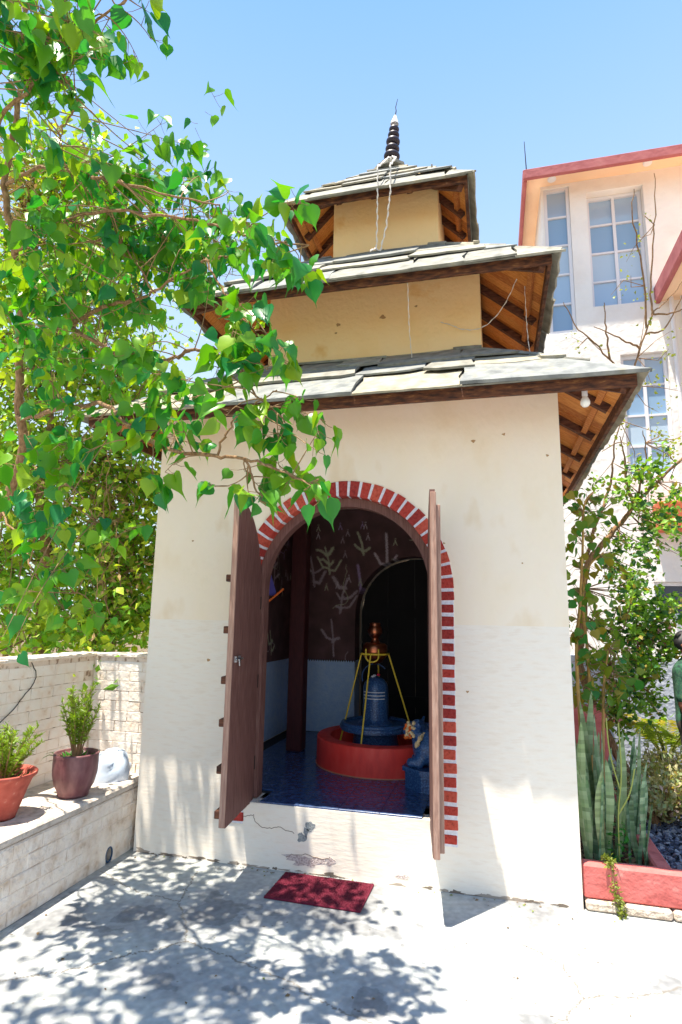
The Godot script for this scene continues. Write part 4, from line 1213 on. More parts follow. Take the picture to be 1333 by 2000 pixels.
# ---------------------------------------------------------------- inside the shrine and before it
func build_offerings() -> void:
	# doormat
	var t := thing("doormat", "maroon coir doormat lying before the shrine doorway", "doormat", Vector3(-1.175, 0, -4.14))
	var g := Geo.new()
	g.bbox(Vector3(0, 0.007, 0), Vector3(0.645, 0.012, 0.40), 0.003)
	part("base", g.mesh(), M.mat, t)
	g = Geo.new()
	for i in 5200:
		var p := Vector3(rng.randf_range(-0.318, 0.318), 0.012, rng.randf_range(-0.196, 0.196))
		var d := Vector3(rng.randfn() * 0.5, 1.0, rng.randfn() * 0.5).normalized() * rng.randf_range(0.006, 0.011)
		var sd := Vector3(rng.randfn(), 0, rng.randfn()).normalized() * 0.0022
		g.tri(p - sd, p + sd, p + d)
	part("pile", g.mesh(), M.mat, t).set_meta("kind", "stuff")
	t.rotation.y = -0.02
	# red ring basin
	var c := Vector3(-1.08, SILL, -5.86)
	t = thing("ring_basin", "round red painted basin ring on the dark shrine floor", "basin", c)
	g = Geo.new()
	g.lathe([Vector2(0.62, 0.0), Vector2(0.625, 0.01), Vector2(0.622, 0.238), Vector2(0.612, 0.25), Vector2(0.50, 0.25), Vector2(0.49, 0.24), Vector2(0.485, 0.06), Vector2(0.0, 0.055)], Vector3.ZERO, 72)
	part("rim", g.mesh(), M.basin, t)
	g = Geo.new()
	g.lathe([Vector2(0.632, 0.0), Vector2(0.632, 0.008), Vector2(0.622, 0.008)], Vector3.ZERO, 72)
	part("skirting", g.mesh(), M.brass_paint, t)
	# stone: round table with a spout, and the rounded pillar on it
	t = thing("stone_pillar", "dark rounded stone pillar with white bands on a spouted stone table", "shrine stone", c + Vector3(-0.06, 0.055, 0.02))
	g = Geo.new()
	g.lathe([Vector2(0.24, 0.0), Vector2(0.22, 0.10), Vector2(0.21, 0.20), Vector2(0.24, 0.245)], Vector3.ZERO, 36)
	part("foot", g.mesh(), M.stone_black, t)
	g = Geo.new()
	# table outline: circle that runs out into a spout to the right
	var outline := PackedVector2Array()
	for i in 40:
		var a := deg_to_rad(22.0) + (TAU - deg_to_rad(44.0)) * i / 39.0
		outline.append(Vector2(cos(a), sin(a)) * 0.33)
	outline.append_array(PackedVector2Array([Vector2(0.42, -0.085), Vector2(0.60, -0.06), Vector2(0.62, 0.0), Vector2(0.60, 0.06), Vector2(0.42, 0.085)]))
	g.prism(outline, Vector3(0, 0.245, 0), Vector3.RIGHT, Vector3.FORWARD, Vector3.UP, 0.05)
	var rim := PackedVector2Array()
	for q in outline: rim.append(q * 1.04)
	g.prism(rim, Vector3(0, 0.262, 0), Vector3.RIGHT, Vector3.FORWARD, Vector3.UP, 0.022)
	var lip := []
	for q in outline: lip.append(Vector3(q.x * 0.95, 0.300, -q.y * 0.95))
	lip.append(lip[0])
	g.tube(lip, [0.022], 7, false)
	part("table", g.mesh(), M.stone_black, t)
	g = Geo.new()
	var prof := [Vector2(0.165, 0.29), Vector2(0.165, 0.31), Vector2(0.128, 0.325), Vector2(0.124, 0.36)]
	for k in 9:
		var a := PI / 2 * k / 8.0
		prof.append(Vector2(0.121 * cos(a) + 0.001, 0.62 + 0.115 * sin(a)))
	g.lathe(prof, Vector3.ZERO, 32)
	part("pillar", g.mesh(), M.stone_black, t)
	for y in [0.535, 0.565, 0.595]:
		g = Geo.new()
		var arc := []
		for i in 11:
			var a := deg_to_rad(35.0 + 110.0 * i / 10.0)
			arc.append(Vector3(cos(a) * 0.123, y, sin(a) * 0.123))
		g.tube(arc, [0.005], 5)
		part("band", g.mesh(), M.frame_white, t)
	g = Geo.new()
	for p in [[Vector3(-0.01, 0.742, 0.02), 0.02], [Vector3(-0.028, 0.733, 0.03), 0.016]]:
		g.lathe([Vector2(0.0, -p[1] * 0.5), Vector2(p[1], 0.0), Vector2(p[1] * 0.6, p[1] * 0.6), Vector2(0.0, p[1] * 0.5)], p[0], 7)
	part("white_petal", g.mesh(), M.frame_white, t)
	g = Geo.new()
	g.lathe([Vector2(0.0, -0.01), Vector2(0.02, 0.004), Vector2(0.012, 0.018), Vector2(0.0, 0.012)], Vector3(0.03, 0.748, 0.03), 7)
	part("red_petal", g.mesh(), plain(s(196, 30, 60), 0.8), t)
	# serpent hoop behind the pillar
	g = Geo.new()
	var hoop := []
	for i in 13:
		var a := deg_to_rad(200.0 - 160.0 * i / 12.0)
		hoop.append(Vector3(cos(a) * 0.13 - 0.02, 0.72 + sin(a) * 0.13, -0.06))
	g.tube(hoop, [0.006], 6)
	part("hoop", g.mesh(), M.stone_black, t)
	# yellow stand of four legs
	var top := Vector3(-1.15, 1.452, -5.84)
	t = thing("drip_stand", "thin yellow iron stand straddling the dark stone pillar", "stand", Vector3(top.x, SILL, top.z))
	var yt := top.y - SILL
	g = Geo.new()
	var ringp := []
	for i in 25:
		var a := TAU * i / 24.0
		ringp.append(Vector3(cos(a) * 0.135, yt, sin(a) * 0.135))
	g.tube(ringp, [0.010], 6, false)
	part("ring", g.mesh(), M.yellow, t)
	for a in [PI, 0.0, PI * 0.5 + 0.12, -PI * 0.5]:
		g = Geo.new()
		var foot := Vector3(cos(a) * 0.44, 0.058, sin(a) * 0.44)
		if a == PI: foot = Vector3(-0.37, 0.058, -0.02)
		if a == 0.0: foot = Vector3(0.42, 0.058, -0.1)
		g.tube([Vector3(cos(a) * 0.135, yt, sin(a) * 0.135), foot], [0.008], 6)
		part("leg", g.mesh(), M.yellow, t)
	g = Geo.new()
	var u := []
	for i in 11:
		var a := PI + PI * i / 10.0
		u.append(Vector3(cos(a) * 0.062, yt - 0.02 + sin(a) * 0.05, 0.137))
	g.tube([Vector3(-0.062, yt + 0.05, 0.137)] + u + [Vector3(0.062, yt + 0.05, 0.137)], [0.008], 6)
	part("hook", g.mesh(), M.yellow, t)
	# copper vessel in the stand
	t = thing("copper_pot", "copper water pot with a round knob sitting in the yellow stand", "pot", Vector3(top.x, top.y, top.z))
	g = Geo.new()
	g.lathe([Vector2(0.0, -0.10), Vector2(0.07, -0.08), Vector2(0.115, -0.02), Vector2(0.126, 0.04), Vector2(0.118, 0.085), Vector2(0.09, 0.105), Vector2(0.0, 0.11)], Vector3.ZERO, 32)
	part("bowl", g.mesh(), M.copper, t)
	g = Geo.new()
	g.lathe([Vector2(0.05, 0.105), Vector2(0.036, 0.13), Vector2(0.034, 0.15), Vector2(0.05, 0.165), Vector2(0.07, 0.195), Vector2(0.074, 0.225), Vector2(0.062, 0.26), Vector2(0.05, 0.275), Vector2(0.058, 0.29), Vector2(0.045, 0.30), Vector2(0.0, 0.302)], Vector3.ZERO, 28)
	part("knob", g.mesh(), M.copper, t)
	# flag on an orange stick leaning from the left wall
	t = thing("pennant", "small violet pennant on an orange stick hanging beside the open left door", "flag", Vector3(-2.02, 2.02, -5.2))
	g = Geo.new()
	g.tube([Vector3(-0.02, -0.09, 0), Vector3(0.13, 0.03, 0.0)], [0.011], 7)
	part("stick", g.mesh(), M.orange, t)
	g = Geo.new()
	g.prism(PackedVector2Array([Vector2(-0.03, 0.0), Vector2(0.06, 0.0), Vector2(-0.02, 0.24)]), Vector3(0, -0.03, -0.02), Vector3.RIGHT, Vector3.UP, Vector3.BACK, 0.003)
	part("cloth", g.mesh(), plain(s(92, 84, 170), 0.9), t)
	# bulbs under the eave
	for b in [[Vector3(0.63, 3.345, -4.07), "clear light bulb hanging under the right end of the lowest eave"], [Vector3(-2.62, 3.345, -3.97), "light bulb under the lowest eave, half hidden by the leafy branch"]]:
		t = thing("light_bulb", b[1], "bulb", b[0], "bulbs under the eave")
		g = Geo.new()
		g.lathe([Vector2(0.0, -0.125), Vector2(0.018, -0.122), Vector2(0.030, -0.106), Vector2(0.032, -0.09), Vector2(0.026, -0.07), Vector2(0.016, -0.052), Vector2(0.014, -0.045)], Vector3.ZERO, 20)
		part("globe", g.mesh(), M.bulb_glass, t)
		g = Geo.new()
		g.lathe([Vector2(0.014, -0.05), Vector2(0.019, -0.045), Vector2(0.019, 0.0), Vector2(0.012, 0.01), Vector2(0.012, 0.06), Vector2(0.0, 0.06)], Vector3.ZERO, 14)
		part("holder", g.mesh(), M.frame_white, t)
	# strings
	rope("prayer_string", [Vector3(-1.03, 6.99, -5.86), Vector3(-1.01, 6.76, -5.62), Vector3(-0.985, 6.13, -4.99), Vector3(-0.99, 5.85, -5.01), Vector3(-1.01, 5.55, -5.10), Vector3(-1.025, 5.36, -5.15)], 0.009, "twisted white string hanging straight down from the spire")
	rope("prayer_string", [Vector3(-0.99, 6.99, -5.86), Vector3(-0.91, 6.76, -5.62), Vector3(-0.86, 6.13, -4.99), Vector3(-0.865, 5.85, -5.01), Vector3(-0.92, 5.55, -5.10), Vector3(-0.985, 5.35, -5.15), Vector3(-1.03, 5.33, -5.10), Vector3(-1.06, 5.26, -5.02)], 0.010, "twisted white string slanting from the spire to the middle roof")
	rope("hanging_string", [Vector3(-0.625, 4.62, -4.46), Vector3(-0.63, 4.2, -4.60), Vector3(-0.63, 3.98, -4.78)], 0.004, "thin pale string hanging before the middle tier wall")
	rope("hanging_string", [Vector3(-0.40, 4.43, -4.99), Vector3(-0.33, 4.40, -4.98), Vector3(-0.2, 4.33, -4.97), Vector3(-0.05, 4.32, -4.96), Vector3(0.08, 4.40, -4.93), Vector3(0.18, 4.53, -4.90), Vector3(0.26, 4.68, -4.85)], 0.005, "pale wire sagging from the middle tier wall to its right eave")
	rope("hanging_string", [Vector3(0.33, 4.66, -4.95), Vector3(0.335, 4.3, -4.95), Vector3(0.345, 4.1, -4.95), Vector3(0.38, 3.86, -4.90)], 0.004, "loose frayed string dangling under the right middle eave")
	bull()

func rope(called: String, pts: Array, r: float, label: String) -> void:
	var c := Curve3D.new()
	for p in pts: c.add_point(p)
	var line := []
	var n := int(c.get_baked_length() / 0.022) + 2
	for i in n:
		line.append(c.sample_baked(c.get_baked_length() * i / (n - 1), true) + Vector3(sin(i * 1.3), cos(i * 1.7), cos(i * 1.1)) * r * 0.45)
	var g := Geo.new()
	var rad := []
	for i in n: rad.append(r * (0.75 + 0.35 * sin(i * 2.1)))
	g.tube(line, rad, 5)
	solo(called, g, M.string, label, "string", "strings on the shrine")

# ---------------------------------------------------------------- smooth bodies: capsules joined by a smooth minimum, meshed as surface nets
func body_mesh(bones: Array, cell: float, k: float) -> Geo:
	var lo := Vector3(1e9, 1e9, 1e9)
	var hi := -lo
	for b in bones:
		var r: float = maxf(b[2], b[3]) + cell * 2 + k
		for p in [b[0], b[1]]:
			lo = lo.min(p - Vector3.ONE * r)
			hi = hi.max(p + Vector3.ONE * r)
	var nx := int((hi.x - lo.x) / cell) + 2
	var ny := int((hi.y - lo.y) / cell) + 2
	var nz := int((hi.z - lo.z) / cell) + 2
	var f := PackedFloat32Array()
	f.resize(nx * ny * nz)
	f.fill(1e3)
	for b in bones:
		var A: Vector3 = b[0]
		var B: Vector3 = b[1]
		var ra: float = b[2]
		var rb: float = b[3]
		var m: float = maxf(ra, rb) + cell * 2 + k
		var l2 := maxf((B - A).length_squared(), 1e-9)
		var p0 := ((A.min(B) - Vector3.ONE * m - lo) / cell).floor()
		var p1 := ((A.max(B) + Vector3.ONE * m - lo) / cell).ceil()
		for z in range(maxi(0, int(p0.z)), mini(nz - 1, int(p1.z)) + 1):
			for y in range(maxi(0, int(p0.y)), mini(ny - 1, int(p1.y)) + 1):
				for x in range(maxi(0, int(p0.x)), mini(nx - 1, int(p1.x)) + 1):
					var p := lo + Vector3(x, y, z) * cell
					var t := clampf((p - A).dot(B - A) / l2, 0, 1)
					var d := p.distance_to(A + (B - A) * t) - lerpf(ra, rb, t)
					var i := (z * ny + y) * nx + x
					var e := f[i]
					var h := maxf(k - absf(d - e), 0.0) / k
					f[i] = minf(d, e) - h * h * k * 0.25
	var g := Geo.new()
	var at := PackedInt32Array()
	at.resize(nx * ny * nz)
	at.fill(-1)
	for z in nz - 1:
		for y in ny - 1:
			for x in nx - 1:
				var sum := Vector3.ZERO
				var n := 0
				var i0 := (z * ny + y) * nx + x
				var v000 := f[i0]
				if v000 > cell * 3: continue
				for e in 12:
					var a: Vector3i = EDGE[e][0]
					var b: Vector3i = EDGE[e][1]
					var fa := f[i0 + (a.z * ny + a.y) * nx + a.x]
					var fb := f[i0 + (b.z * ny + b.y) * nx + b.x]
					if (fa < 0) != (fb < 0):
						sum += Vector3(a).lerp(Vector3(b), fa / (fa - fb))
						n += 1
				if n:
					at[i0] = g.v.size()
					g.v.append(lo + (Vector3(x, y, z) + sum / n) * cell)
					var grad := Vector3(f[i0 + 1] - v000, f[i0 + nx] - v000, f[i0 + ny * nx] - v000)
					g.n.append(grad.normalized()); g.c.append(Color(1, 1, 1)); g.uv.append(Vector2.ZERO)
	var step := [1, nx, nx * ny]
	for z in range(1, nz - 1):
		for y in range(1, ny - 1):
			for x in range(1, nx - 1):
				var i0 := (z * ny + y) * nx + x
				for ax in 3:
					var i1: int = i0 + step[ax]
					if (f[i0] < 0) == (f[i1] < 0): continue
					var u: int = step[(ax + 1) % 3]
					var w: int = step[(ax + 2) % 3]
					var q := [at[i0], at[i0 - u], at[i0 - u - w], at[i0 - w]]
					if q.min() < 0: continue
					# counter-clockwise seen from outside is emitted clockwise for Godot
					var order := [0, 1, 2, 0, 2, 3] if f[i0] >= 0 else [0, 2, 1, 0, 3, 2]
					if f[i0] < 0: order = [0, 2, 1, 0, 3, 2]
					for o in order: g.ix.append(q[o])
	# smooth normals from the faces
	for i in g.n.size(): g.n[i] = Vector3.ZERO
	for i in range(0, g.ix.size(), 3):
		var a := g.v[g.ix[i]]
		var fn := (g.v[g.ix[i + 2]] - a).cross(g.v[g.ix[i + 1]] - a)
		for j in 3: g.n[g.ix[i + j]] += fn
	for i in g.n.size(): g.n[i] = g.n[i].normalized()
	return g

var EDGE := []

func make_edges() -> void:
	for a in [[0, 0, 0], [0, 1, 0], [0, 0, 1], [0, 1, 1]]: EDGE.append([Vector3i(a[0], a[1], a[2]), Vector3i(1, a[1], a[2])])
	for a in [[0, 0, 0], [1, 0, 0], [0, 0, 1], [1, 0, 1]]: EDGE.append([Vector3i(a[0], 0, a[2]), Vector3i(a[0], 1, a[2])])
	for a in [[0, 0, 0], [1, 0, 0], [0, 1, 0], [1, 1, 0]]: EDGE.append([Vector3i(a[0], a[1], 0), Vector3i(a[0], a[1], 1)])

# seated bull carved in dark stone, looking at the pillar (towards -x and a little to the door)
func bull() -> void:
	var t := thing("bull_statue", "dark blue stone bull seated on a plinth, wearing a cream and orange garland", "statue", Vector3(-0.46, SILL, -5.12))
	var g := Geo.new()
	var hexp := PackedVector2Array()
	for i in 8:
		var a := TAU * (i + 0.5) / 8
		hexp.append(Vector2(cos(a) * 0.30, sin(a) * 0.20))
	g.prism(hexp, Vector3.ZERO, Vector3.RIGHT, Vector3.FORWARD, Vector3.UP, 0.13)
	for i in 8: hexp[i] *= 1.08
	g.prism(hexp, Vector3(0, 0.13, 0), Vector3.RIGHT, Vector3.FORWARD, Vector3.UP, 0.035)
	part("plinth", g.mesh(), M.stone_black, t)
	var V := func(x: float, y: float, z: float) -> Vector3: return Vector3(x, y, z)
	var bones := [
		[V.call(-0.10, 0.29, 0), V.call(0.16, 0.28, 0), 0.125, 0.12], [V.call(-0.06, 0.38, 0), V.call(-0.02, 0.36, 0), 0.07, 0.06],
		[V.call(-0.13, 0.33, 0), V.call(-0.19, 0.44, 0.0), 0.095, 0.07],
		[V.call(-0.19, 0.46, 0), V.call(-0.27, 0.425, 0.02), 0.062, 0.04],
		[V.call(-0.17, 0.49, 0.05), V.call(-0.16, 0.53, 0.09), 0.016, 0.012], [V.call(-0.17, 0.49, -0.05), V.call(-0.16, 0.53, -0.09), 0.016, 0.012],
		[V.call(-0.16, 0.46, 0.06), V.call(-0.14, 0.445, 0.115), 0.018, 0.01], [V.call(-0.16, 0.46, -0.06), V.call(-0.14, 0.445, -0.115), 0.018, 0.01],
		[V.call(-0.14, 0.22, 0.09), V.call(-0.22, 0.20, 0.10), 0.04, 0.03], [V.call(-0.22, 0.20, 0.10), V.call(-0.14, 0.185, 0.11), 0.03, 0.022],
		[V.call(-0.14, 0.22, -0.09), V.call(-0.24, 0.20, -0.09), 0.04, 0.03],
		[V.call(0.15, 0.25, 0.08), V.call(0.06, 0.21, 0.13), 0.07, 0.045], [V.call(0.06, 0.21, 0.13), V.call(0.18, 0.19, 0.14), 0.035, 0.025],
		[V.call(0.15, 0.25, -0.08), V.call(0.06, 0.21, -0.13), 0.07, 0.045], [V.call(0.26, 0.30, 0), V.call(0.28, 0.20, 0.05), 0.015, 0.018]]
	part("body", body_mesh(bones, 0.013, 0.03).mesh(), M.stone_black, t)
	# garland of flowers round the neck and over the face
	g = Geo.new()
	for i in 60:
		var a := TAU * i / 30.0
		var p := Vector3(-0.155 + 0.03 * cos(a), 0.385 + 0.10 * cos(a) * 0.6 - 0.02, 0.115 * sin(a)) if i < 30 else Vector3(-0.22 + rng.randf_range(-0.05, 0.03), 0.45 + rng.randf_range(-0.07, 0.05), 0.045 + rng.randf_range(-0.01, 0.03))
		var r := rng.randf_range(0.014, 0.024)
		g.lathe([Vector2(0, -r), Vector2(r * 0.9, -r * 0.4), Vector2(r, r * 0.2), Vector2(0.0, r * 0.8)], p, 6, Basis(Vector3(rng.randfn(), rng.randfn(), rng.randfn()).normalized(), rng.randf() * 3))
	part("garland", g.mesh(), M.garland, t)
	g = Geo.new()
	for i in 22:
		var p := Vector3(-0.255 + rng.randf_range(-0.03, 0.03), 0.43 + rng.randf_range(-0.05, 0.05), 0.05 + rng.randf_range(-0.01, 0.025))
		var r := rng.randf_range(0.010, 0.018)
		g.lathe([Vector2(0, -r), Vector2(r * 0.9, -r * 0.4), Vector2(r, r * 0.2), Vector2(0.0, r * 0.8)], p, 6)
	part("marigold", g.mesh(), M.orange, t)
	t.rotation.y = -0.15

# a man standing beyond the planter, half out of the frame
func person() -> void:
	var t := thing("person", "man with short black hair in a green camouflage T-shirt standing beyond the shrubs", "person", Vector3(1.705, 0.0, -6.15))
	t.rotation.y = 1.0
	var V := func(x: float, y: float, z: float) -> Vector3: return Vector3(x, y, z)
	# skin: head, neck, arms with hands, one continuous figure down to the feet
	var b := [
		[V.call(0, 1.60, 0.0), V.call(0, 1.625, -0.01), 0.082, 0.088], [V.call(0, 1.545, 0.03), V.call(0, 1.60, 0.02), 0.058, 0.075], [V.call(0, 1.515, 0.055), V.call(0, 1.53, 0.05), 0.035, 0.045],
		[V.call(0, 1.59, 0.085), V.call(0, 1.565, 0.108), 0.012, 0.018], [V.call(0, 1.535, 0.086), V.call(0, 1.53, 0.09), 0.022, 0.022],
		[V.call(-0.085, 1.585, -0.005), V.call(-0.09, 1.60, -0.015), 0.014, 0.022], [V.call(0.085, 1.585, -0.005), V.call(0.09, 1.60, -0.015), 0.014, 0.022],
		[V.call(0, 1.40, -0.01), V.call(0, 1.54, 0.0), 0.06, 0.055], [V.call(0, 1.05, 0), V.call(0, 1.36, 0), 0.12, 0.13], [V.call(-0.16, 1.37, 0), V.call(0.16, 1.37, 0), 0.06, 0.06],
		[V.call(-0.09, 0.92, 0), V.call(0.09, 0.92, 0), 0.10, 0.10]]
	for sd in [-1, 1]:
		b.append([V.call(sd * 0.19, 1.38, 0), V.call(sd * 0.235, 1.10, 0.0), 0.05, 0.04])
		b.append([V.call(sd * 0.235, 1.10, 0.0), V.call(sd * 0.245, 0.85, 0.06), 0.038, 0.026])
		b.append([V.call(sd * 0.245, 0.84, 0.065), V.call(sd * 0.243, 0.765, 0.075), 0.03, 0.032])
		b.append([V.call(sd * 0.09, 0.9, 0), V.call(sd * 0.10, 0.48, 0.01), 0.085, 0.055])
		b.append([V.call(sd * 0.10, 0.48, 0.01), V.call(sd * 0.11, 0.08, -0.01), 0.052, 0.036])
		b.append([V.call(sd * 0.11, 0.045, -0.03), V.call(sd * 0.125, 0.035, 0.15), 0.04, 0.03])
		for k in 4:
			var x: float = sd * (0.225 + 0.0) + 0.0
			b.append([V.call(sd * 0.246, 0.765, 0.055 + 0.017 * k), V.call(sd * 0.236, 0.70 + 0.006 * absf(k - 1.5), 0.058 + 0.018 * k), 0.010, 0.009])
			b.append([V.call(sd * 0.236, 0.70 + 0.006 * absf(k - 1.5), 0.058 + 0.018 * k), V.call(sd * 0.220, 0.67 + 0.006 * absf(k - 1.5), 0.060 + 0.018 * k), 0.009, 0.008])
		b.append([V.call(sd * 0.238, 0.82, 0.085), V.call(sd * 0.222, 0.755, 0.115), 0.013, 0.010])
	part("body", body_mesh(b, 0.0125, 0.022).mesh(), M.skin, t)
	part("hair", body_mesh([[V.call(0, 1.645, -0.025), V.call(0, 1.655, 0.015), 0.088, 0.078], [V.call(-0.05, 1.62, -0.04), V.call(0.05, 1.62, -0.04), 0.062, 0.062], [V.call(-0.076, 1.615, 0.01), V.call(-0.076, 1.64, 0.02), 0.014, 0.02], [V.call(0.076, 1.615, 0.01), V.call(0.076, 1.64, 0.02), 0.014, 0.02]], 0.010, 0.02).mesh(), M.hair, t)
	var eye := Geo.new()
	for sd in [-1, 1]:
		eye.lathe([Vector2(0.0, -0.010), Vector2(0.010, 0.0), Vector2(0.0, 0.010)], Vector3(sd * 0.032, 1.605, 0.079), 8)
	part("eyes", eye.mesh(), plain(s(200, 196, 190), 0.4), t)
	eye = Geo.new()
	for sd in [-1, 1]:
		eye.lathe([Vector2(0.0, -0.005), Vector2(0.005, 0.0), Vector2(0.0, 0.005)], Vector3(sd * 0.032, 1.605, 0.087), 8)
		eye.box(Vector3(sd * 0.032, 1.628, 0.082), Vector3(0.036, 0.007, 0.012))
	part("eyebrows", eye.mesh(), M.hair, t)
	var sh := [[V.call(0, 0.98, 0), V.call(0, 1.34, 0), 0.142, 0.148], [V.call(-0.17, 1.37, 0), V.call(0.17, 1.37, 0), 0.074, 0.074], [V.call(0, 1.40, 0), V.call(0, 1.44, 0), 0.085, 0.07], [V.call(-0.07, 0.92, 0), V.call(0.07, 0.92, 0), 0.12, 0.12]]
	for sd in [-1, 1]:
		sh.append([V.call(sd * 0.19, 1.38, 0), V.call(sd * 0.228, 1.16, 0.0), 0.068, 0.064])
	part("shirt", body_mesh(sh, 0.016, 0.05).mesh(), M.camo, t)
	var tr := [[V.call(-0.08, 0.92, 0), V.call(0.08, 0.92, 0), 0.112, 0.112]]
	for sd in [-1, 1]:
		tr.append([V.call(sd * 0.09, 0.88, 0), V.call(sd * 0.10, 0.48, 0.01), 0.10, 0.075])
		tr.append([V.call(sd * 0.10, 0.48, 0.01), V.call(sd * 0.11, 0.10, -0.01), 0.075, 0.062])
	part("trousers", body_mesh(tr, 0.018, 0.03).mesh(), M.trousers, t)

# ---------------------------------------------------------------- foliage
# a heart-shaped leaf with a drip tip, one unit long, tip along +y, upper face to +z
func heart(fold: float, curl: float, c: Color, pointed := 1.0) -> Geo:
	var g := Geo.new()
	var ys := [-0.05, 0.10, 0.30, 0.50, 0.68, 0.84, 1.0]
	var ws := [0.20, 0.43, 0.48, 0.40, 0.26, 0.11, 0.03]
	g.col = c
	var rows := []
	for i in 7:
		var y: float = ys[i]
		var m := Vector3(0, y if i else 0.04, -curl * y * y)
		var w: float = ws[i]
		var ed := 0.02 * sin(i * 2.3)
		rows.append([m + Vector3(-w, y - m.y, fold * w + ed), m, m + Vector3(w, y - m.y, fold * w - ed)])
	for i in 6:
		g.quad(rows[i][0], rows[i][1], rows[i + 1][1], rows[i + 1][0])
		g.quad(rows[i][1], rows[i][2], rows[i + 1][2], rows[i + 1][1])
	var tip := Vector3(0.0, 1.0 + 0.28 * pointed, -curl * 1.5)
	g.tri(rows[6][0], rows[6][1], tip)
	g.tri(rows[6][1], rows[6][2], tip)
	g.smooth()
	return g

# a plain lens-shaped leaf
func lens_leaf(c: Color, wide: float) -> Geo:
	var g := Geo.new()
	g.col = c
	var a := Vector3.ZERO
	var b := Vector3(0, 1, -0.12)
	var m := Vector3(0, 0.5, 0.0)
	var l := Vector3(-wide, 0.45, 0.08)
	var r := Vector3(wide, 0.45, 0.08)
	g.tri(a, m, l); g.tri(m, b, l); g.tri(a, r, m); g.tri(m, r, b)
	return g

func stamp(dst: Geo, src: Geo, t: Transform3D, c: Color) -> void:
	var k := dst.v.size()
	var nb := t.basis.orthonormalized()
	for i in src.v.size():
		dst.v.append(t * src.v[i])
		dst.n.append(nb * src.n[i])
		dst.c.append(c)
		dst.uv.append(Vector2.ZERO)
	for i in src.ix:
		dst.ix.append(k + i)

# axes for a leaf whose tip points along d, the face turned at random
func leaf_basis(d: Vector3, face: Vector3, size: float) -> Basis:
	var y := d.normalized()
	var z := face - y * face.dot(y)
	if z.length() < 0.05: z = y.cross(Vector3(0.3, 0.2, 0.9))
	z = z.normalized()
	return Basis(y.cross(z) * size, y * size, z * size)

func limb_points(raw: Array, per := 6) -> Array:
	var out := []
	for i in raw.size() - 1:
		var p0: Vector3 = raw[maxi(i - 1, 0)]
		var p1: Vector3 = raw[i]
		var p2: Vector3 = raw[i + 1]
		var p3: Vector3 = raw[mini(i + 2, raw.size() - 1)]
		for k in per:
			out.append(p1.cubic_interpolate(p2, p0, p3, float(k) / per))
	out.append(raw[-1])
	return out

func nearest_on(limbs: Array, p: Vector3) -> Vector3:
	var best: Vector3 = limbs[0][0]
	var bd := 1e9
	for l in limbs:
		for q in l:
			var d: float = q.distance_squared_to(p)
			if d < bd:
				bd = d
				best = q
	return best

# one of the limb points close to p, not always the very closest
func near_on(limbs: Array, p: Vector3, r: RandomNumberGenerator) -> Vector3:
	var bd := p.distance_to(nearest_on(limbs, p))
	var pick := []
	for l in limbs:
		for q in l:
			if q.distance_to(p) < bd * 1.25 + 0.18: pick.append(q)
	return pick[r.randi() % pick.size()]

func taper(n: int, a: float, b: float) -> Array:
	var out := []
	for i in n: out.append(lerpf(a, b, float(i) / maxi(1, n - 1)))
	return out

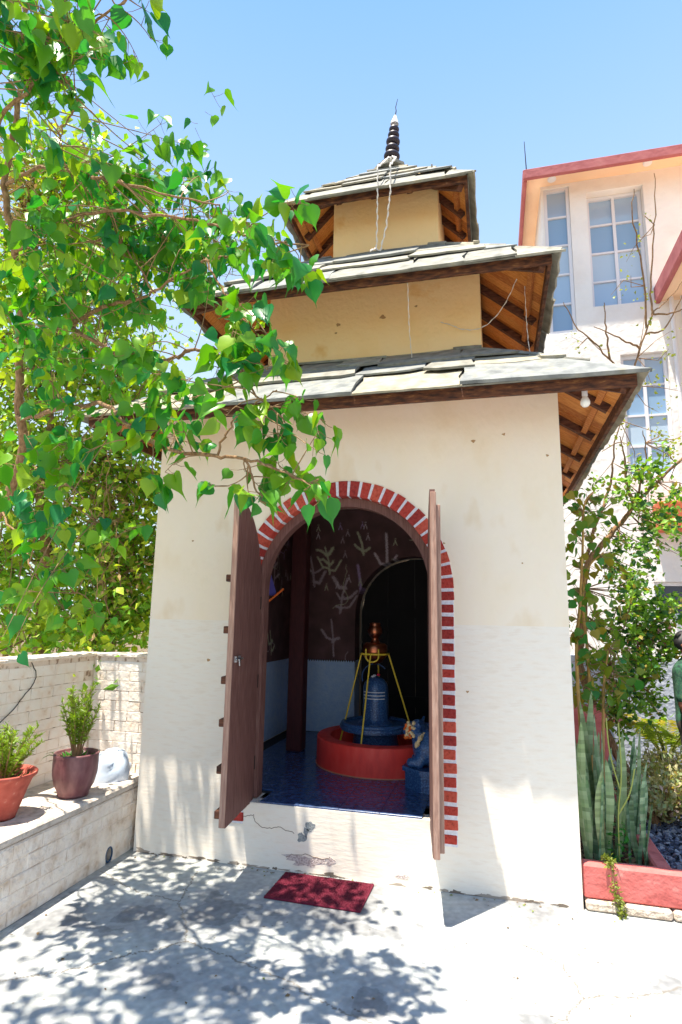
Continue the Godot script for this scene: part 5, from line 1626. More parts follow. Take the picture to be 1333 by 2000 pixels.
func build_peepal() -> void:
	var r := RandomNumberGenerator.new()
	r.seed = 11
	var root: Vector3 = PEEPAL_LIMBS[0][0][0]
	root.y = 0
	var t := thing("peepal_tree", "slender tree with large heart-shaped leaves reaching over the yard from behind the wall", "tree", root)
	var off := -root
	var lines := []
	for i in PEEPAL_LIMBS.size():
		var pts := limb_points(PEEPAL_LIMBS[i][0])
		lines.append(pts)
		var g := Geo.new()
		var wob := []
		for p in pts: wob.append(p + off + Vector3(r.randfn(), r.randfn(), r.randfn()) * 0.006)
		g.tube(wob, taper(pts.size(), PEEPAL_LIMBS[i][1], PEEPAL_LIMBS[i][2]), 8)
		part("trunk" if i == 0 else "branch", g.mesh(), M.bark, t)
	var twigs := Geo.new()
	var leaves := []
	for c in PEEPAL_CLUSTERS:
		var centre: Vector3 = c[0]
		var rad: float = c[1]
		var from := nearest_on(lines, centre)
		var n: int = int(c[2] * (1.35 if centre.distance_to(Vector3(0, 1.8, 0)) < 3.2 else 2.1))
		# a few twigs feed each cluster
		var tips := []
		for k in maxi(2, n / 7):
			from = near_on(lines, centre, r)
			var tip := centre + Vector3(r.randfn(), r.randfn() * 0.8, r.randfn()) * rad * 0.75
			var mid := from.lerp(tip, 0.5) + Vector3(r.randfn(), r.randfn() + 0.6, r.randfn()) * 0.05
			var line := []
			for q in 6:
				var f := q / 5.0
				line.append(from.lerp(mid, f).lerp(mid.lerp(tip, f), f) + off)
			if from.distance_to(tip) < 1.6:
				twigs.tube(line, taper(6, 0.0042, 0.0016), 5)
			tips.append(line)
		for k in n:
			var line: Array = tips[r.randi() % tips.size()]
			var node: Vector3 = line[3].lerp(line[5], r.randf()) if r.randf() < 0.75 else line[5]
			var out := Vector3(r.randfn(), r.randfn() * 0.5 - 0.1, r.randfn()).normalized()
			var stalk := r.randf_range(0.05, 0.10)
			var base := node + out * stalk
			var d := (out * 0.75 + Vector3(r.randfn() * 0.35, -1.1 + r.randfn() * 0.35, r.randfn() * 0.35)).normalized()
			var face := (Vector3(r.randfn(), r.randfn() * 0.6 + 0.8, r.randfn()) + out * 0.3).normalized()
			var size := r.randf_range(0.065, 0.128)
			if r.randf() < 0.12: size *= 0.6
			leaves.append([base, d, face, size])
			twigs.tube([node, node + out * stalk * 0.6 + Vector3.DOWN * 0.006, base], [0.0018, 0.0014, 0.0012], 4, false)
	part("twigs", twigs.mesh(), M.twig, t).set_meta("kind", "stuff")
	# the nearest 300 leaves are single parts, the rest one mass
	var eye := Vector3(0, 1.8, 0)
	leaves.sort_custom(func(a, b): return (a[0] - off).distance_to(eye) / a[3] < (b[0] - off).distance_to(eye) / b[3])
	var kinds := []
	var cols := [Color(0.05, 0.30, 0.05), Color(0.09, 0.36, 0.04), Color(0.15, 0.42, 0.03), Color(0.22, 0.47, 0.03), Color(0.32, 0.52, 0.035), Color(0.03, 0.26, 0.08), Color(0.12, 0.38, 0.03)]
	for i in 14:
		kinds.append(heart(r.randf_range(0.05, 0.75), r.randf_range(-0.15, 0.55), cols[i % 7], r.randf_range(0.6, 1.3)))
	var meshes := []
	for k in kinds: meshes.append(k.mesh())
	var rest := Geo.new()
	for i in leaves.size():
		var l: Array = leaves[i]
		var tf := Transform3D(leaf_basis(l[1], l[2], l[3]), l[0])
		if i < 300:
			var o := part("leaf", meshes[i % 14], M.leaf_gloss, t)
			o.transform = tf
		else:
			var c: Color = cols[r.randi() % 7] * r.randf_range(0.85, 1.2)
			stamp(rest, kinds[i % 14], tf, c)
	part("foliage", rest.mesh(), M.leaf_gloss, t).set_meta("kind", "stuff")

func build_thicket() -> void:
	var r := RandomNumberGenerator.new()
	r.seed = 21
	var names := [["thicket_tree", "thick brown trunked tree hung with dry creepers behind the boundary wall"], ["thicket_tree", "leafy sapling close behind the shrine's left wall"], ["thicket_tree", "slim crooked tree in the thicket with a side limb"]]
	var trees := []
	for i in 3:
		var root: Vector3 = THICKET_TRUNKS[i][0][0]
		var t := thing(names[i][0], names[i][1], "tree", root, "thicket behind the wall")
		var pts := limb_points(THICKET_TRUNKS[i][0])
		var loc := []
		for p in pts: loc.append(p - root + Vector3(r.randfn(), 0, r.randfn()) * 0.012)
		var g := Geo.new()
		g.tube(loc, taper(loc.size(), THICKET_TRUNKS[i][1], THICKET_TRUNKS[i][2]), 9)
		part("trunk", g.mesh(), M.bark, t)
		trees.append([t, pts, root, Geo.new(), Geo.new(), Geo.new()])
	var green := lens_leaf(Color.WHITE, 0.22)
	var round_leaf := lens_leaf(Color.WHITE, 0.36)
	for c in THICKET:
		var centre: Vector3 = c[0]
		var which: Array = trees[0]
		var bd := 1e9
		for q in trees:
			for p in q[1]:
				var dd: float = Vector2(p.x - centre.x, p.z - centre.z).length()
				if dd < bd:
					bd = dd
					which = q
		var off: Vector3 = -which[2]
		var n: int = int(c[3] * 1.3)
		# twigs of this clump
		var tips := []
		var from := nearest_on([which[1]], centre)
		for k in 12:
			var tip := centre + Vector3(r.randfn() * c[1], r.randfn() * c[2], r.randfn() * c[1]) * 0.62
			var start := from.lerp(centre, r.randf_range(0.0, 0.6)) + Vector3(r.randfn(), r.randfn(), r.randfn()) * 0.1
			var line := []
			var mid := start.lerp(tip, 0.5) + Vector3(r.randfn(), r.randfn(), r.randfn()) * 0.12
			for q in 6:
				var f := q / 5.0
				line.append(start.lerp(mid, f).lerp(mid.lerp(tip, f), f) + off)
			which[5].tube(line, taper(6, 0.010, 0.003), 4, false)
			tips.append(line)
		var dry: bool = c[4] == 1
		for k in n:
			var line: Array = tips[r.randi() % tips.size()]
			var at: Vector3 = line[r.randi_range(1, 5)] + Vector3(r.randfn() * c[1], r.randfn() * c[2], r.randfn() * c[1]) * 0.26
			var d := Vector3(r.randfn(), r.randfn() * 0.6 - 0.5, r.randfn())
			var face := Vector3(r.randfn(), r.randfn() + 0.6, r.randfn())
			var size := r.randf_range(0.06, 0.13)
			if dry and r.randf() < 0.75:
				var kk := r.randf_range(0.6, 1.3)
				stamp(which[4], green, Transform3D(leaf_basis(d, face, size * 0.8), at), Color(0.52 * kk, 0.36 * kk, 0.16 * kk))
			else:
				var kk := r.randf_range(0.75, 1.35)
				var c2 := Color(0.20 * kk, 0.44 * kk, 0.04 * kk)
				if r.randf() < 0.5: c2 = Color(0.44 * kk, 0.58 * kk, 0.05 * kk)
				stamp(which[3], round_leaf if r.randf() < 0.4 else green, Transform3D(leaf_basis(d, face, size), at), c2)
	# withered creepers trailing down
	for k in 120:
		var q: Array = trees[0] if k % 3 else trees[1]
		var p: Vector3 = q[1][r.randi_range(q[1].size() / 3, q[1].size() - 1)] + Vector3(r.randf_range(-0.5, 0.9), r.randf_range(-0.3, 0.3), r.randf_range(-0.3, 0.3)) - q[2]
		var line := []
		for j in 9:
			line.append(p)
			p += Vector3(r.randfn() * 0.05, -r.randf_range(0.08, 0.22), r.randfn() * 0.05)
			if p.y < 0.2: break
		if line.size() < 3: continue
		q[4].col = Color(0.34, 0.22, 0.10) * r.randf_range(0.6, 1.3)
		q[4].tube(line, [0.005], 4, false)
	for q in trees:
		part("foliage", q[3].mesh(), M.leaf, q[0]).set_meta("kind", "stuff")
		if not q[4].v.is_empty():
			part("withered_creeper", q[4].mesh(), M.leaf_dry, q[0]).set_meta("kind", "stuff")
		part("twigs", q[5].mesh(), M.bark, q[0]).set_meta("kind", "stuff")

func build_planter() -> void:
	# kerb and its rough footing
	var t := thing("planter_kerb", "red painted masonry kerb of the planting bed beside the shrine", "kerb", Vector3(0.75, 0, -5.0))
	var off := -t.position
	var g := Geo.new()
	g.bbox(Vector3(1.95, 0.165, -4.445), Vector3(2.9, 0.20, 0.10), 0.012)
	part("front_kerb", g.mesh(), M.red_paint, t).position = off
	g = Geo.new()
	g.bbox(Vector3(1.005, 0.155, -6.8), Vector3(0.10, 0.20, 4.58), 0.012)
	part("side_kerb", g.mesh(), M.red_paint, t).position = off
	var x := 0.505
	while x < 3.3:
		var w := rng.randf_range(0.16, 0.30)
		g = Geo.new()
		g.bbox(Vector3.ZERO, Vector3(w - 0.006, 0.062 + rng.randf_range(-0.004, 0.006), 0.17 + rng.randf_range(-0.01, 0.01)), 0.014)
		var o := part("footing_stone", g.mesh(), M.plinth, t)
		o.position = off + Vector3(x + w / 2, 0.031, -4.455)
		x += w
	g = Geo.new()
	g.box(Vector3(0.73, 0.08, -6.75), Vector3(0.44, 0.16, 4.4))
	part("soil", g.mesh(), M.soil, t).position = off
	# a further red block behind the plants
	t = thing("garden_step", "faded red painted block behind the snake plants", "block", Vector3(0.78, 0.16, -6.3))
	g = Geo.new()
	g.bbox(Vector3(0, 0.42, 0), Vector3(0.40, 0.84, 0.3), 0.012)
	part("block", g.mesh(), M.red_paint, t)
	# gravel bed
	g = Geo.new()
	g.quad(Vector3(1.05, 0.012, -4.49), Vector3(6.0, 0.012, -4.49), Vector3(6.0, 0.012, -9.0), Vector3(1.05, 0.012, -9.0))
	struct("gravel_bed", g, M.gravel_base)
	var shapes := []
	for i in 5:
		var q := Geo.new()
		q.prism(blob(Vector2.ZERO, 0.022, 0.016, 6, 0.25), Vector3.ZERO, Vector3.RIGHT, Vector3.FORWARD, Vector3.UP, 0.012)
		shapes.append(q)
	for m in 4:
		g = Geo.new()
		for i in 1700:
			var p := Vector3(1.06 + pow(rng.randf(), 1.4) * 2.6, 0.016 + rng.randf() * 0.02, -4.52 - rng.randf() * 3.6)
			stamp(g, shapes[rng.randi() % 5], Transform3D(Basis(Vector3(rng.randfn(), rng.randfn(), rng.randfn()).normalized(), rng.randf() * TAU) * rng.randf_range(0.6, 1.3), p), Color.WHITE)
		var o := solo("gravel", g, M.gravel[m], ["slate blue gravel chips beyond the red kerb", "grey gravel chips beyond the red kerb", "dark gravel chips beyond the red kerb", "pale gravel chips beyond the red kerb"][m], "gravel")
		o.set_meta("kind", "stuff")
	# snake plants
	var spots := [[Vector3(0.60, 0.16, -4.66), 5, 1.02, "snake plant with tall banded leaves against the shrine corner"], [Vector3(0.72, 0.16, -4.74), 5, 0.95, "snake plant with broad upright leaves in the middle of the bed"], [Vector3(0.66, 0.16, -5.1), 7, 1.12, "tallest snake plant at the back of the bed by the red block"], [Vector3(0.88, 0.16, -4.72), 3, 0.72, "short snake plant by the side kerb"], [Vector3(0.90, 0.16, -5.15), 4, 0.86, "snake plant with two pale leaves beside the gravel"]]
	for sp in spots:
		var pl := thing("snake_plant", sp[3], "plant", sp[0], "snake plants in the bed")
		for i in sp[1] + 2:
			var a := rng.randf() * TAU
			var lean := Vector3(cos(a) * rng.randf_range(0.02, 0.12), 1, sin(a) * rng.randf_range(0.02, 0.12)).normalized()
			var h: float = sp[2] * rng.randf_range(0.55, 1.05)
			g = Geo.new()
			var side := Vector3(cos(a + 1.4), 0, sin(a + 1.4))
			if rng.randf() < 0.7: side = Vector3(1, 0, rng.randf_range(-0.6, 0.6)).normalized()
			var fw := side.cross(lean).normalized()
			var prev := []
			var tint := rng.randf_range(0.0, 0.5)
			var band := [Color(0.07, 0.17, 0.08), Color(0.18, 0.30, 0.17), Color(0.12, 0.24, 0.11), Color(0.22, 0.34, 0.20), Color(0.09, 0.20, 0.10)]
			for bi in 5: band[bi] = band[bi].lerp(Color(0.30, 0.36, 0.12), tint)
			var rows := 34
			for k in rows:
				var f := float(k) / (rows - 1)
				var w: float = (0.016 + 0.007 * tint) * (0.55 + 0.9 * sin(minf(f * 1.9 + 0.25, PI * 0.5)) ) * (1.0 if f < 0.75 else sqrt(maxf(0.0, (1.0 - f) / 0.25)))
				var c := Vector3(cos(a), 0, sin(a)) * (0.055 + 0.03 * f * f) + lean * h * f + side * 0.022 * sin(f * 4 + a * 3)
				var tw := side.rotated(lean, 0.5 * f)
				var row := [c - tw * w, c - fw * w * 0.35, c + tw * w, c + fw * 0.004]
				if prev:
					var kk := rng.randf_range(0.75, 1.15)
					g.col = band[(k * 7 + i) % 5] * kk
					g.quad(prev[0], prev[1], row[1], row[0])
					g.quad(prev[1], prev[2], row[2], row[1])
					g.quad(prev[2], prev[3], row[3], row[2])
					g.quad(prev[3], prev[0], row[0], row[3])
				prev = row
			part("leaf", g.mesh(), M.leaf_stiff, pl)
	# a dead leaf, a weed and a trailing succulent over the kerb
	var w := thing("trailing_plant", "yellow-green trailing plant hanging over the red kerb", "plant", Vector3(0.66, 0.27, -4.42))
	g = Geo.new()
	var line := [Vector3(0, -0.05, -0.06), Vector3(0, 0.03, -0.02), Vector3(0.01, 0.02, 0.035), Vector3(0.02, -0.10, 0.05), Vector3(0.035, -0.22, 0.055), Vector3(0.05, -0.255, 0.09)]
	g.tube(limb_points(line, 4), [0.004], 5)
	part("stem", g.mesh(), M.twig, w)
	g = Geo.new()
	var lf := lens_leaf(Color.WHITE, 0.24)
	var lp := limb_points(line, 12)
	for i in 260:
		var f := rng.randf()
		var p: Vector3 = lp[int(f * (lp.size() - 1))]
		if p.y > -0.12 and p.y < 0.0 and rng.randf() < 0.6: continue
		var kk := rng.randf_range(0.8, 1.3)
		stamp(g, lf, Transform3D(leaf_basis(Vector3(rng.randfn(), rng.randfn(), absf(rng.randfn())), Vector3(rng.randfn(), rng.randfn(), rng.randfn()), rng.randf_range(0.02, 0.04)), p + Vector3(rng.randfn(), rng.randfn(), rng.randfn()) * 0.012), Color(0.22 * kk, 0.28 * kk, 0.05 * kk))
	part("leaves", g.mesh(), M.leaf, w).set_meta("kind", "stuff")
	# ground litter and low weeds in the bed
	g = Geo.new()
	for i in 500:
		var p := Vector3(rng.randf_range(0.53, 0.95), 0.165, rng.randf_range(-4.52, -5.8))
		var kk := rng.randf_range(0.7, 1.2)
		stamp(g, lf, Transform3D(leaf_basis(Vector3(rng.randfn(), rng.randfn() * 0.3, rng.randfn()), Vector3(rng.randfn() * 0.4, 1, rng.randfn() * 0.4), rng.randf_range(0.03, 0.09)), p), Color(0.30 * kk, 0.20 * kk, 0.10 * kk))
	var o2 := solo("leaf_litter", g, M.leaf_dry, "brown fallen leaves under the snake plants", "litter")
	o2.set_meta("kind", "stuff")
	# slim green-stemmed weed with paired twigs
	w = thing("tall_weed", "thin stalked weed forking above the snake plants", "plant", Vector3(0.76, 0.16, -4.62))
	g = Geo.new()
	for l in [[Vector3.ZERO, Vector3(0.01, 0.35, 0), Vector3(0.045, 0.62, 0.0), Vector3(0.05, 0.95, -0.02)], [Vector3(0.012, 0.36, 0), Vector3(0.09, 0.50, 0.0), Vector3(0.13, 0.66, 0.0)], [Vector3(0.03, 0.52, 0), Vector3(-0.02, 0.75, 0.0), Vector3(-0.03, 0.98, 0.0)]]:
		g.tube(limb_points(l, 4), [0.005], 5)
	g.col = Color(0.3, 0.35, 0.1)
	part("stem", g.mesh(), M.weed_stem, w)
	g = Geo.new()
	for i in 60:
		var p := Vector3(rng.randf_range(-0.06, 0.06), rng.randf_range(0.0, 0.30), rng.randf_range(-0.05, 0.05))
		stamp(g, lf, Transform3D(leaf_basis(Vector3(rng.randfn(), 0.3, rng.randfn()), Vector3(rng.randfn() * 0.4, 1, rng.randfn() * 0.4), rng.randf_range(0.03, 0.06)), p), Color(0.05, 0.26, 0.03))
	part("leaves", g.mesh(), M.leaf, w).set_meta("kind", "stuff")

func build_shrubs() -> void:
	var r := RandomNumberGenerator.new()
	r.seed = 31
	# climber with rounded leaves up the corner of the shrine
	var t := thing("climber", "olive green climber with rounded leaves growing up beside the shrine's right corner", "climber", Vector3(0.64, 0.16, -4.95))
	var off := -t.position
	var lines := []
	for l in CLIMBER_STEMS:
		var pts := limb_points(l[0])
		lines.append(pts)
		var loc := []
		for p in pts: loc.append(p + off)
		var g := Geo.new()
		g.tube(loc, taper(loc.size(), l[1], l[2]), 7)
		part("stem", g.mesh(), M.bamboo, t)
	var kinds := []
	var cols := [Color(0.08, 0.22, 0.03), Color(0.14, 0.28, 0.03), Color(0.06, 0.28, 0.06), Color(0.22, 0.30, 0.03), Color(0.30, 0.27, 0.03)]
	for i in 10: kinds.append(heart(r.randf_range(0.1, 0.4), r.randf_range(-0.1, 0.3), cols[i % 5], 0.4))
	var meshes := []
	for k in kinds: meshes.append(k.mesh())
	var twigs := Geo.new()
	for c in CLIMBER_CLUSTERS:
		var from := nearest_on(lines, c[0])
		for k in int(c[2] * 1.6):
			var p: Vector3 = c[0] + Vector3(r.randfn(), r.randfn(), r.randfn()) * c[1] * 0.7
			if p.x < 0.56: p.x = 0.56 + r.randf() * 0.1
			twigs.tube([from + off, from.lerp(p, 0.6) + off + Vector3(0, 0.03, 0), p + off], [0.003, 0.002, 0.0015], 4, false)
			var o := part("leaf", meshes[r.randi() % 10], M.leaf, t)
			o.transform = Transform3D(leaf_basis(Vector3(r.randfn() * 0.6, -0.7 + r.randfn() * 0.4, r.randfn() * 0.6), Vector3(r.randfn(), r.randfn() * 0.5 + 0.6, r.randfn()), r.randf_range(0.06, 0.105)), p + off)
	part("twigs", twigs.mesh(), M.twig, t).set_meta("kind", "stuff")
	# small open tree with bright little leaves and a few pink flowers
	var root: Vector3 = SHRUB_LIMBS[0][0][0]
	t = thing("flowering_shrub", "open branched flowering shrub with bright small leaves before the house", "shrub", root)
	off = -root
	lines = []
	for i in SHRUB_LIMBS.size():
		var pts := limb_points(SHRUB_LIMBS[i][0])
		lines.append(pts)
		var loc := []
		for p in pts: loc.append(p + off + Vector3(r.randfn(), r.randfn(), r.randfn()) * 0.006)
		var g := Geo.new()
		g.tube(loc, taper(loc.size(), SHRUB_LIMBS[i][1], SHRUB_LIMBS[i][2]), 7)
		part("trunk" if i == 0 else "branch", g.mesh(), M.bark, t)
	twigs = Geo.new()
	var lv := Geo.new()
	var fl := Geo.new()
	var shape := lens_leaf(Color.WHITE, 0.33)
	for c in SHRUB_CLUSTERS:
		var from := nearest_on(lines, c[0])
		var tips := []
		for k in maxi(3, c[2] / 9):
			var tip: Vector3 = c[0] + Vector3(r.randfn(), r.randfn(), r.randfn()) * c[1] * 0.85
			tips.append(tip)
			if from.distance_to(tip) < 1.3:
				var mid := from.lerp(tip, 0.5) + Vector3(r.randfn(), r.randfn(), r.randfn()) * 0.06
				twigs.tube([from + off, from.lerp(mid, 0.6) + off, mid + off, tip + off], [0.006, 0.005, 0.004, 0.0018], 4, false)
		for k in c[2] * (3 if c[3] == 0 else 1):
			var tip: Vector3 = tips[r.randi() % tips.size()]
			var p := tip.lerp(c[0], r.randf() * 0.5) + Vector3(r.randfn(), r.randfn(), r.randfn()) * 0.05
			var d := Vector3(r.randfn(), r.randfn() * 0.7 - 0.2, r.randfn())
			var face := Vector3(r.randfn(), r.randfn() * 0.6 + 0.7, r.randfn())
			var kk := r.randf_range(0.75, 1.3)
			if c[3] == 2:
				for q in 3:
					stamp(fl, shape, Transform3D(leaf_basis(Vector3(r.randfn(), r.randfn(), r.randfn()), Vector3(r.randfn(), r.randfn(), r.randfn()), 0.035), p + off), Color(0.75, 0.30 * kk, 0.34 * kk))
			elif c[3] == 1:
				stamp(lv, shape, Transform3D(leaf_basis(d, face, r.randf_range(0.03, 0.055)), p + off), Color(0.30 * kk, 0.36 * kk, 0.05 * kk))
			else:
				var c2 := Color(0.24 * kk, 0.46 * kk, 0.06 * kk)
				if r.randf() < 0.25: c2 = Color(0.05 * kk, 0.17 * kk, 0.05 * kk)
				if r.randf() < 0.08: c2 = Color(0.36, 0.30, 0.05)
				stamp(lv, shape, Transform3D(leaf_basis(d, face, r.randf_range(0.045, 0.085)), p + off), c2)
	part("twigs", twigs.mesh(), M.bark, t).set_meta("kind", "stuff")
	part("foliage", lv.mesh(), M.leaf, t).set_meta("kind", "stuff")
	part("flowers", fl.mesh(), M.leaf, t).set_meta("kind", "stuff")
	# dry feathery bush by the gravel
	for b in [[Vector3(1.42, 0.0, -6.3), 0.75, 0.62, "pale dry feathery bush growing beside the gravel"], [Vector3(1.95, 0.0, -6.9), 0.8, 0.7, "dry feathery bush farther back by the house path"]]:
		t = thing("dry_bush", b[3], "bush", b[0], "dry bushes by the gravel")
		var st := Geo.new()
		lv = Geo.new()
		for i in 60:
			var a := r.randf() * TAU
			var f := sqrt(r.randf())
			var tip := Vector3(cos(a) * b[2] * f, b[1] * r.randf_range(0.5, 1.0) * (1.15 - 0.5 * f), sin(a) * b[2] * f)
			var mid := tip * 0.5 + Vector3(0, 0.12, 0)
			var line := []
			for q in 6:
				var u := q / 5.0
				line.append(Vector3.ZERO.lerp(mid, u).lerp(mid.lerp(tip, u), u))
			st.tube(line, taper(6, 0.006, 0.0015), 4, false)
			for k in 42:
				var u := r.randf_range(0.35, 1.0)
				var p: Vector3 = line[int(u * 5)] + Vector3(r.randfn(), r.randfn(), r.randfn()) * 0.05
				var kk := r.randf_range(0.8, 1.3)
				var c2 := Color(0.52 * kk, 0.50 * kk, 0.28 * kk) if r.randf() < 0.6 else Color(0.32 * kk, 0.40 * kk, 0.18 * kk)
				if r.randf() < 0.07: c2 = Color(0.6, 0.45, 0.42)
				stamp(lv, shape, Transform3D(leaf_basis(Vector3(r.randfn(), r.randfn() + 0.4, r.randfn()), Vector3(r.randfn(), r.randfn(), r.randfn()), r.randf_range(0.03, 0.06)), p), c2)
		part("stems", st.mesh(), M.twig, t).set_meta("kind", "stuff")
		part("foliage", lv.mesh(), M.leaf, t).set_meta("kind", "stuff")
	# arching palm fronds
	t = thing("palm_plant", "young palm with arching yellow-green fronds before the house wall", "palm", Vector3(1.70, 0.0, -7.2))
	for i in 11:
		var a := TAU * i / 11.0 + r.randfn() * 0.2
		var g := Geo.new()
		var len := r.randf_range(0.8, 1.15)
		var line := []
		for q in 9:
			var u := q / 8.0
			line.append(Vector3(cos(a) * len * 0.55 * u, 0.35 + len * (u * 1.1 - 0.75 * u * u), sin(a) * len * 0.55 * u))
		line[0] = Vector3(0, 0.0, 0)
		g.col = Color(0.25, 0.28, 0.06)
		g.tube(line, taper(9, 0.012, 0.003), 5)
		var c2 := Color(0.36, 0.50, 0.06) if r.randf() < 0.65 else Color(0.55, 0.48, 0.10)
		for q in 44:
			var u := 0.2 + 0.8 * q / 44.0
			var p: Vector3 = line[int(u * 8)].lerp(line[mini(8, int(u * 8) + 1)], u * 8 - int(u * 8))
			var tang: Vector3 = (line[mini(8, int(u * 8) + 1)] - line[maxi(0, int(u * 8) - 1)]).normalized()
			var sd := tang.cross(Vector3.UP).normalized() * (1 if q % 2 else -1)
			stamp(g, lens_leaf(Color.WHITE, 0.05), Transform3D(leaf_basis(sd + tang * 0.6 + Vector3.DOWN * 0.3, Vector3.UP, r.randf_range(0.16, 0.26) * (1.1 - 0.6 * u)), p), c2 * r.randf_range(0.8, 1.2))
		part("frond", g.mesh(), M.leaf, t)

# ---------------------------------------------------------------- the house on the right
const HZ := -10.1
const HOUSE_WINDOWS := [[1.06, 1.50, 6.68, 9.50, 1, 5, 0.06, 0], [1.78, 2.70, 7.11, 9.31, 2, 4, 0.2, 0], [2.15, 2.87, 4.10, 6.20, 2, 4, 0.12, 0], [2.40, 4.2, 1.88, 2.42, 2, 1, 0.1, 1], [3.6, 4.7, 4.1, 6.2, 2, 4, 0.12, 0]]

func window(t: Node3D, off: Vector3, x0: float, x1: float, y0: float, y1: float, cols: int, rows: int, z: float, gl: Material, depth := 0.16) -> void:
	var w := Node3D.new()
	w.name = "window"
	t.add_child(w, true)
	w.position = off
	var g := Geo.new()
	var fw := 0.055
	for x in [x0 + fw / 2, x1 - fw / 2]:
		g.box(Vector3(x, (y0 + y1) / 2, z), Vector3(fw, y1 - y0, 0.07))
	for y in [y0 + fw / 2, y1 - fw / 2]:
		g.box(Vector3((x0 + x1) / 2, y, z), Vector3(x1 - x0 - 2 * fw, fw, 0.07))
	for i in range(1, cols):
		g.box(Vector3(lerpf(x0, x1, float(i) / cols), (y0 + y1) / 2, z - 0.004), Vector3(0.05, y1 - y0 - 2 * fw, 0.055))
	for j in range(1, rows):
		g.box(Vector3((x0 + x1) / 2, lerpf(y0, y1, float(j) / rows), z - 0.009), Vector3(x1 - x0 - 2 * fw, 0.032, 0.05))
	part("frame", g.mesh(), M.frame_white, w)
	for i in cols:
		for j in rows:
			g = Geo.new()
			g.box(Vector3(lerpf(x0, x1, (i + 0.5) / cols), lerpf(y0, y1, (j + 0.5) / rows), z - 0.02), Vector3((x1 - x0) / cols - 0.03, (y1 - y0) / rows - 0.02, 0.008))
			part("pane", g.mesh(), gl if gl == M.glass_dark else M.panes[(i * 3 + j * 5 + int(x0 * 7)) % 3], w)

func wall_with_holes(x0: float, x1: float, y0: float, y1: float, holes: Array, z: float, deep: float) -> Geo:
	# grid of cells, leaving out those inside a hole
	var xs := [x0, x1]
	var ys := [y0, y1]
	for h in holes:
		xs.append(h[0]); xs.append(h[1]); ys.append(h[2]); ys.append(h[3])
	xs.sort()
	ys.sort()
	var g := Geo.new()
	for i in xs.size() - 1:
		for j in ys.size() - 1:
			if xs[i + 1] - xs[i] < 0.001 or ys[j + 1] - ys[j] < 0.001: continue
			var c := Vector2((xs[i] + xs[i + 1]) / 2, (ys[j] + ys[j + 1]) / 2)
			var inside := false
			for h in holes:
				if c.x > h[0] and c.x < h[1] and c.y > h[2] and c.y < h[3]: inside = true
			if inside: continue
			g.box(Vector3(c.x, c.y, z - deep / 2), Vector3(xs[i + 1] - xs[i], ys[j + 1] - ys[j], deep))
	return g

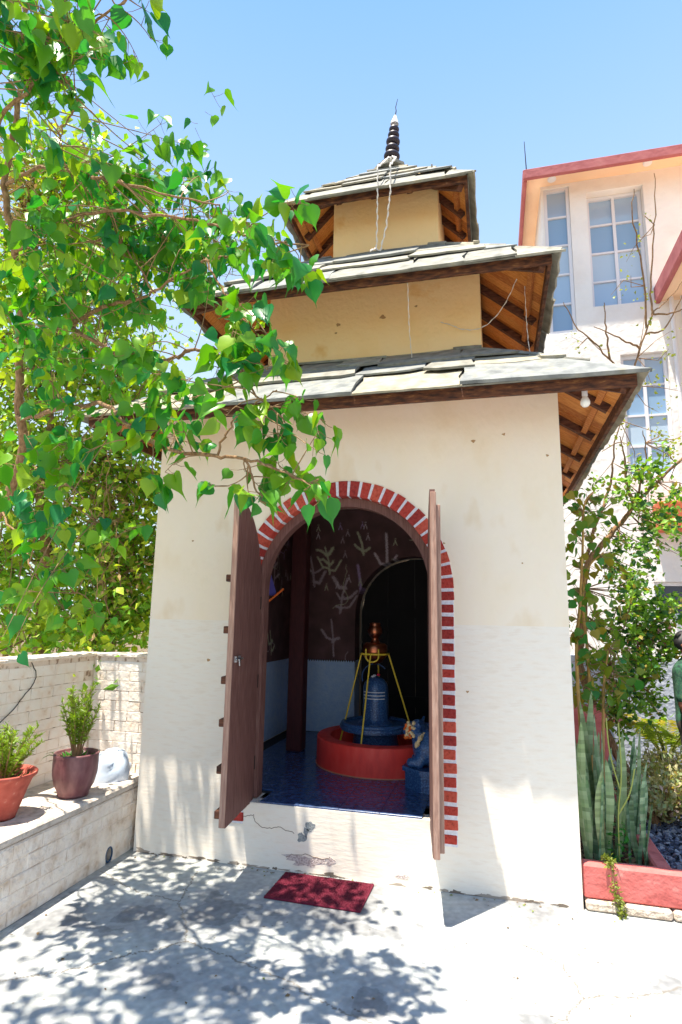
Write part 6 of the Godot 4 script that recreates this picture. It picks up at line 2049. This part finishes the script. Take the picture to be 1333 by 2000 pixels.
func build_house() -> void:
	var t := thing("house", "tall whitewashed house with red roof trim and many-paned windows behind the garden", "house", Vector3(5.0, 0, HZ - 3))
	var off := -t.position
	var xl := 1.02
	var xr := 9.0
	var wins := HOUSE_WINDOWS
	var holes := []
	for w in wins: holes.append([w[0], w[1], w[2], w[3]])
	part("wall", wall_with_holes(xl, xr, 0, 9.56, holes, HZ, 0.3).mesh(), M.facade, t).position = off
	var g := Geo.new()
	g.box(Vector3(xl + 0.15, 4.78, HZ - 3.3), Vector3(0.3, 9.56, 6.0))
	g.box(Vector3(xr - 0.15, 4.78, HZ - 3.3), Vector3(0.3, 9.56, 6.0))
	g.box(Vector3((xl + xr) / 2, 4.78, HZ - 6.45), Vector3(xr - xl, 9.56, 0.3))
	part("wall", g.mesh(), M.facade, t).position = off
	g = Geo.new()
	g.box(Vector3((xl + xr) / 2, 3.3, HZ - 3.3), Vector3(xr - xl - 0.6, 0.2, 6.0))
	g.box(Vector3((xl + xr) / 2, 6.6, HZ - 3.3), Vector3(xr - xl - 0.6, 0.2, 6.0))
	part("floor", g.mesh(), M.facade, t).position = off
	for w in wins:
		window(t, off, w[0] + 0.004, w[1] - 0.004, w[2] + 0.004, w[3] - 0.004, w[4], w[5], HZ - w[6], M.glass_dark if w[7] else M.glass)
	# roof slab: peach underneath, red edge
	g = Geo.new()
	g.box(Vector3((xl + xr) / 2 - 0.14, 9.59, HZ - 2.93), Vector3(xr - xl + 0.30, 0.06, 6.72))
	var roof := part("roof", g.mesh(), M.peach, t)
	roof.position = off
	g = Geo.new()
	g.bbox(Vector3((xl + xr) / 2 - 0.14, 9.49, HZ + 0.46), Vector3(xr - xl + 0.38, 0.20, 0.07), 0.02)
	g.bbox(Vector3(xl - 0.295, 9.488, HZ - 2.92), Vector3(0.07, 0.20, 6.68), 0.02)
	part("trim", g.mesh(), M.trim_red, roof)
	g = Geo.new()
	g.tube([Vector3(xl - 0.25, 9.6, HZ + 0.3), Vector3(xl - 0.27, 10.3, HZ + 0.3)], [0.012, 0.006], 6)
	part("lightning_rod", g.mesh(), M.metal_dark, roof)
	# downlights in the soffit
	for p in [Vector3(2.75, 9.56, HZ + 0.2), Vector3(1.2, 9.56, HZ + 0.17)]:
		g = Geo.new()
		g.lathe([Vector2(0.075, 0.0), Vector2(0.07, -0.02), Vector2(0.0, -0.022)], p, 18)
		part("downlight", g.mesh(), M.frame_white, roof)
	# sunshade over the ground floor
	g = Geo.new()
	g.bbox(Vector3(5.75, 3.40, HZ + 0.2), Vector3(6.6, 0.44, 0.4), 0.02)
	part("sunshade", g.mesh(), M.shade_orange, t).position = off
	# sloping canopy of the wing on the right
	var cv := Node3D.new()
	cv.name = "canopy"
	t.add_child(cv)
	cv.position = off
	g = Geo.new()
	g.box(Vector3(4.82, 7.13, HZ + 1.3), Vector3(4.0, 0.10, 2.6))
	part("slab", g.mesh(), M.peach, cv)
	g = Geo.new()
	g.bbox(Vector3(2.78, 7.19, HZ + 1.3), Vector3(0.09, 0.30, 2.62), 0.02)
	part("edge", g.mesh(), M.trim_red, cv)
	for p in [[2.96, 0.035], [3.12, 0.03]]:
		g = Geo.new()
		g.tube([Vector3(p[0], 0.0, HZ + 0.10), Vector3(p[0], 7.08, HZ + 0.10)], [p[1]], 10)
		part("downpipe", g.mesh(), M.frame_white, t).position = off
	# low garden wall in front of the ground floor
	t = thing("garden_wall", "low grey rendered wall behind the palm", "wall", Vector3(3.0, 0, -8.6))
	g = Geo.new()
	g.bbox(Vector3(0, 0.68, 0), Vector3(4.6, 1.36, 0.2), 0.01)
	part("wall", g.mesh(), M.grey_render, t)

func _ready() -> void:
	rng.seed = 5
	# camera
	var cam := Camera3D.new()
	cam.name = "camera"
	add_child(cam)
	cam.position = Vector3(0, 1.8, 0)
	cam.basis = Basis(Vector3.UP, deg_to_rad(14.577)) * Basis(Vector3.RIGHT, deg_to_rad(10.113)) * Basis(Vector3.BACK, deg_to_rad(0.965))
	cam.fov = 81.92
	cam.far = 900.0
	cam.current = true
	# sky and exposure
	var we := WorldEnvironment.new()
	we.name = "environment"
	var env := Environment.new()
	env.background_mode = Environment.BG_SKY
	var sky := Sky.new()
	var sm := ProceduralSkyMaterial.new()
	sm.sky_top_color = Color(0.055, 0.20, 0.53).linear_to_srgb()
	sm.sky_horizon_color = Color(0.45, 0.52, 0.53).linear_to_srgb()
	sm.sky_curve = 0.6
	sm.sky_energy_multiplier = 1.0
	sm.ground_horizon_color = Color(0.5, 0.5, 0.46).linear_to_srgb()
	sm.ground_bottom_color = Color(0.3, 0.28, 0.24).linear_to_srgb()
	sm.sun_angle_max = 4.0
	sky.sky_material = sm
	env.sky = sky
	env.tonemap_mode = Environment.TONE_MAPPER_LINEAR
	env.tonemap_exposure = 2.32
	env.sdfgi_enabled = true
	env.ssao_enabled = true
	env.ssil_enabled = true
	we.environment = env
	add_child(we)
	# high midday sun, from the left and a little in front of the shrine
	var sun := DirectionalLight3D.new()
	sun.name = "sun"
	sun.light_color = Color(1.0, 0.965, 0.90)
	sun.light_energy = 1.6
	sun.light_angular_distance = 0.5
	sun.shadow_enabled = true
	add_child(sun)
	var d := Vector3(0.144, -1.0, -0.187).normalized()
	sun.basis = Basis.looking_at(d, Vector3.RIGHT)

	make_edges()
	make_materials()
	more_materials()
	M.ledge_top = grained([[0.0, s(150, 140, 130)], [0.4, s(196, 184, 172)], [1.0, s(218, 208, 198)]], 0.02, Vector3(1, 1, 1), 0.95, 4.0, 0.05, 151)
	M.stain = plain(s(176, 140, 96), 0.95)
	M.panes = [M.glass, plain(s(138, 168, 198), 0.06), plain(s(178, 198, 216), 0.14)]
	M.brass_paint = plain(s(196, 120, 90), 0.6)
	M.bulb_glass = plain(s(236, 232, 224), 0.2)
	M.gravel_base = grained([[0.0, s(40, 42, 52)], [1.0, s(92, 96, 110)]], 0.2, Vector3(3, 3, 3), 0.95, 10.0, 0.2, 153)
	M.leaf_stiff = leafy(Color(1, 1, 1), 0.4, Color(0.2, 0.25, 0.1))
	M.weed_stem = plain(s(150, 160, 80), 0.8)
	M.bamboo = grained([[0.0, s(150, 110, 54)], [1.0, s(206, 170, 96)]], 0.02, Vector3(3, 1, 3), 0.7, 1.0, 0.05, 155)
	M.grey_render = grained([[0.0, s(168, 172, 182)], [1.0, s(196, 200, 208)]], 0.01, Vector3(0.6, 0.6, 0.6), 0.95, 2.0, 0.05, 157)

	build_ground()
	build_shrine()
	build_house()
	build_left()
	build_offerings()
	build_planter()
	build_peepal()
	build_thicket()
	build_shrubs()
	person()
